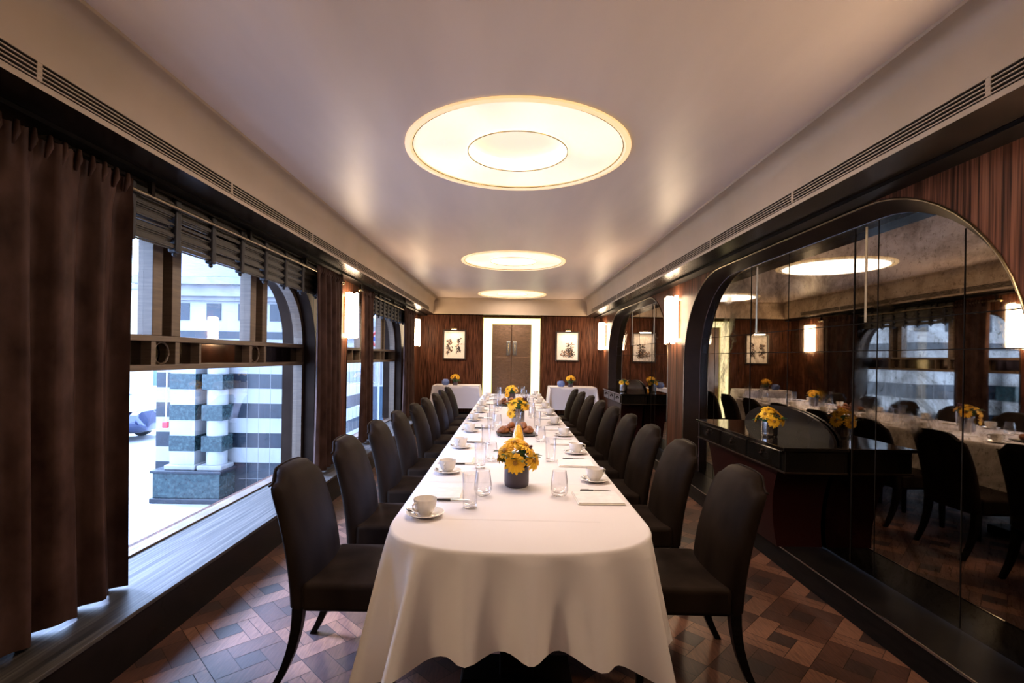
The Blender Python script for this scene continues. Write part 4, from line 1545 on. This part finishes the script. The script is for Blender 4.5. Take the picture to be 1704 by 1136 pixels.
# parked car
def car(x, y, rz):
    t = empty('parked_car', (x, y, GZ), rz)
    tag(t, 'dark blue car parked on the street beyond the pier', 'car')
    secs = [(-2.1, 0.62, 0.45, 0.30), (-2.0, 0.74, 0.85, 0.28), (-1.3, 0.86, 0.93, 0.22), (1.4, 0.86, 0.98, 0.22), (2.0, 0.78, 0.95, 0.26), (2.15, 0.6, 0.6, 0.32)]
    vs, fs = [], []
    n = 10
    for (px, w, h, zb) in secs:
        for k in range(n):
            a = 2 * PI * k / n
            ca, sa = math.cos(a), math.sin(a)
            vs.append((px, w * math.copysign(abs(ca) ** 0.5, ca), (zb + h) / 2 + (h - zb) / 2 * math.copysign(abs(sa) ** 0.6, sa)))
    for i in range(len(secs) - 1):
        for k in range(n):
            fs.append((i * n + k, i * n + (k + 1) % n, (i + 1) * n + (k + 1) % n, (i + 1) * n + k))
    fs += [tuple(range(n))[::-1], tuple((len(secs) - 1) * n + k for k in range(n))]
    MB().add(vs, fs).build('body', 'car', t, smooth=50)
    c = MB()
    c.add([(-1.0, -0.78, 0.92), (1.75, -0.78, 0.95), (1.75, 0.78, 0.95), (-1.0, 0.78, 0.92), (-0.2, -0.6, 1.42), (1.1, -0.6, 1.42), (1.1, 0.6, 1.42), (-0.2, 0.6, 1.42)], [(0, 1, 5, 4), (1, 2, 6, 5), (2, 3, 7, 6), (3, 0, 4, 7)])
    c.build('windows', 'shop', t)
    MB().box(-0.22, 1.12, -0.62, 0.62, 1.40, 1.45).build('roof', 'car', t, bevel=0.03)
    for px in (-1.35, 1.35):
        for sy in (-1, 1):
            mt = Matrix.Translation((px, sy * 0.80, 0.32)) @ Matrix.Rotation(PI / 2, 4, 'X')
            w = MB().lathe([(0.001, -0.1), (0.32, -0.1), (0.32, 0.1), (0.001, 0.1)], n=24, mat=mt).build('wheel', 'tyre', t, smooth=40)
            MB().lathe([(0.001, -0.11), (0.2, -0.11), (0.2, 0.11), (0.001, 0.11)], n=16, mat=mt).build('hubcap', 'steel', w, smooth=40)
car(-13.9, 16.6, 0.12)

def far_building(x0, x1, y, h, mat, label, floors, depth=6.0):
    t = empty('town_building', ((x0 + x1) / 2, y, GZ))
    tag(t, label, 'building', 'buildings across the street')
    hw = (x1 - x0) / 2
    MB().box(-hw, hw, 0, depth, 0, h).build('wall', mat, t)
    nx = max(2, int((x1 - x0) / 1.8))
    for f in range(floors):
        for k in range(nx):
            xx = -hw + (k + 0.5) * 2 * hw / nx
            z = 1.0 + f * 2.6
            wf = MB()
            wf.poly_prism([[(xx - 0.45, z), (xx + 0.45, z), (xx + 0.45, z + 1.5), (xx - 0.45, z + 1.5)], [(xx - 0.36, z + 0.09), (xx - 0.36, z + 1.41), (xx + 0.36, z + 1.41), (xx + 0.36, z + 0.09)]], 'y', -0.06, 0.0)
            w = wf.build('window', 'white_paint', t)
            MB().box(xx - 0.36, xx + 0.36, -0.02, -0.005, z + 0.09, z + 1.41).build('pane', 'shop', w)
    MB().box(-hw - 0.1, hw + 0.1, -0.15, depth, h, h + 0.25).build('parapet', 'stone_trim', t)
far_building(-30, -17.5, 27, 6.2, 'facade', 'pale yellow building across the street behind the car', 2)
far_building(-17.3, -8.8, 30, 5.0, 'white_marble', 'white low building beyond the street', 1)
far_building(-8.6, -2.45, 24, 4.2, 'stone_trim', 'grey building seen through the far window', 1)

# lattice tower, glazed screen and round sign seen through the far window
t = empty('lattice_post', (-4.35, 15.8, GZ))
tag(t, 'white steel lattice post outside the far window', 'post')
m = MB()
for dx in (-0.22, 0.22):
    m.box(dx - 0.035, dx + 0.035, -0.03, 0.03, 0, 5.2)
m.build('uprights', 'white_paint', t)
m = MB()
for k in range(7):
    z = 0.3 + k * 0.68
    m.tube([(-0.2, 0, z), (0.2, 0, z + 0.34), (-0.2, 0, z + 0.68)], 0.018, 6)
m.build('bracing', 'white_paint', t)
t = empty('round_sign', (-3.72, 14.4, GZ))
tag(t, 'round red ringed station sign outside the far window', 'sign')
MB().tube([(0, 0.05, 0), (0, 0.05, 3.2)], 0.03, 8).build('sign_post', 'white_paint', t, smooth=60)
rg_ = MB()
rg_.tube([(0.20 * math.cos(2 * PI * k / 28), 0, 3.35 + 0.20 * math.sin(2 * PI * k / 28)) for k in range(28)], 0.045, 8, closed=True)
rg_.build('red_ring', 'red_paint', t, smooth=60)
MB().box(-0.30, 0.30, -0.06, -0.045, 3.29, 3.41).build('blue_bar', 'blue_paint', t)
t = empty('glazed_screen', (-3.85, 14.9, GZ))
tag(t, 'low glazed screen with a pale frame outside the far window', 'screen')
m = MB()
for k in range(7):
    x = -0.9 + k * 0.3
    m.box(x - 0.015, x + 0.015, -0.02, 0.02, 0, 2.0)
m.box(-0.9, 0.9, -0.02, 0.02, 1.98, 2.03)
m.build('frame', 'white_paint', t)
MB().box(-0.9, 0.9, -0.004, 0.004, 0.0, 1.98).build('panes', 'shop', t)
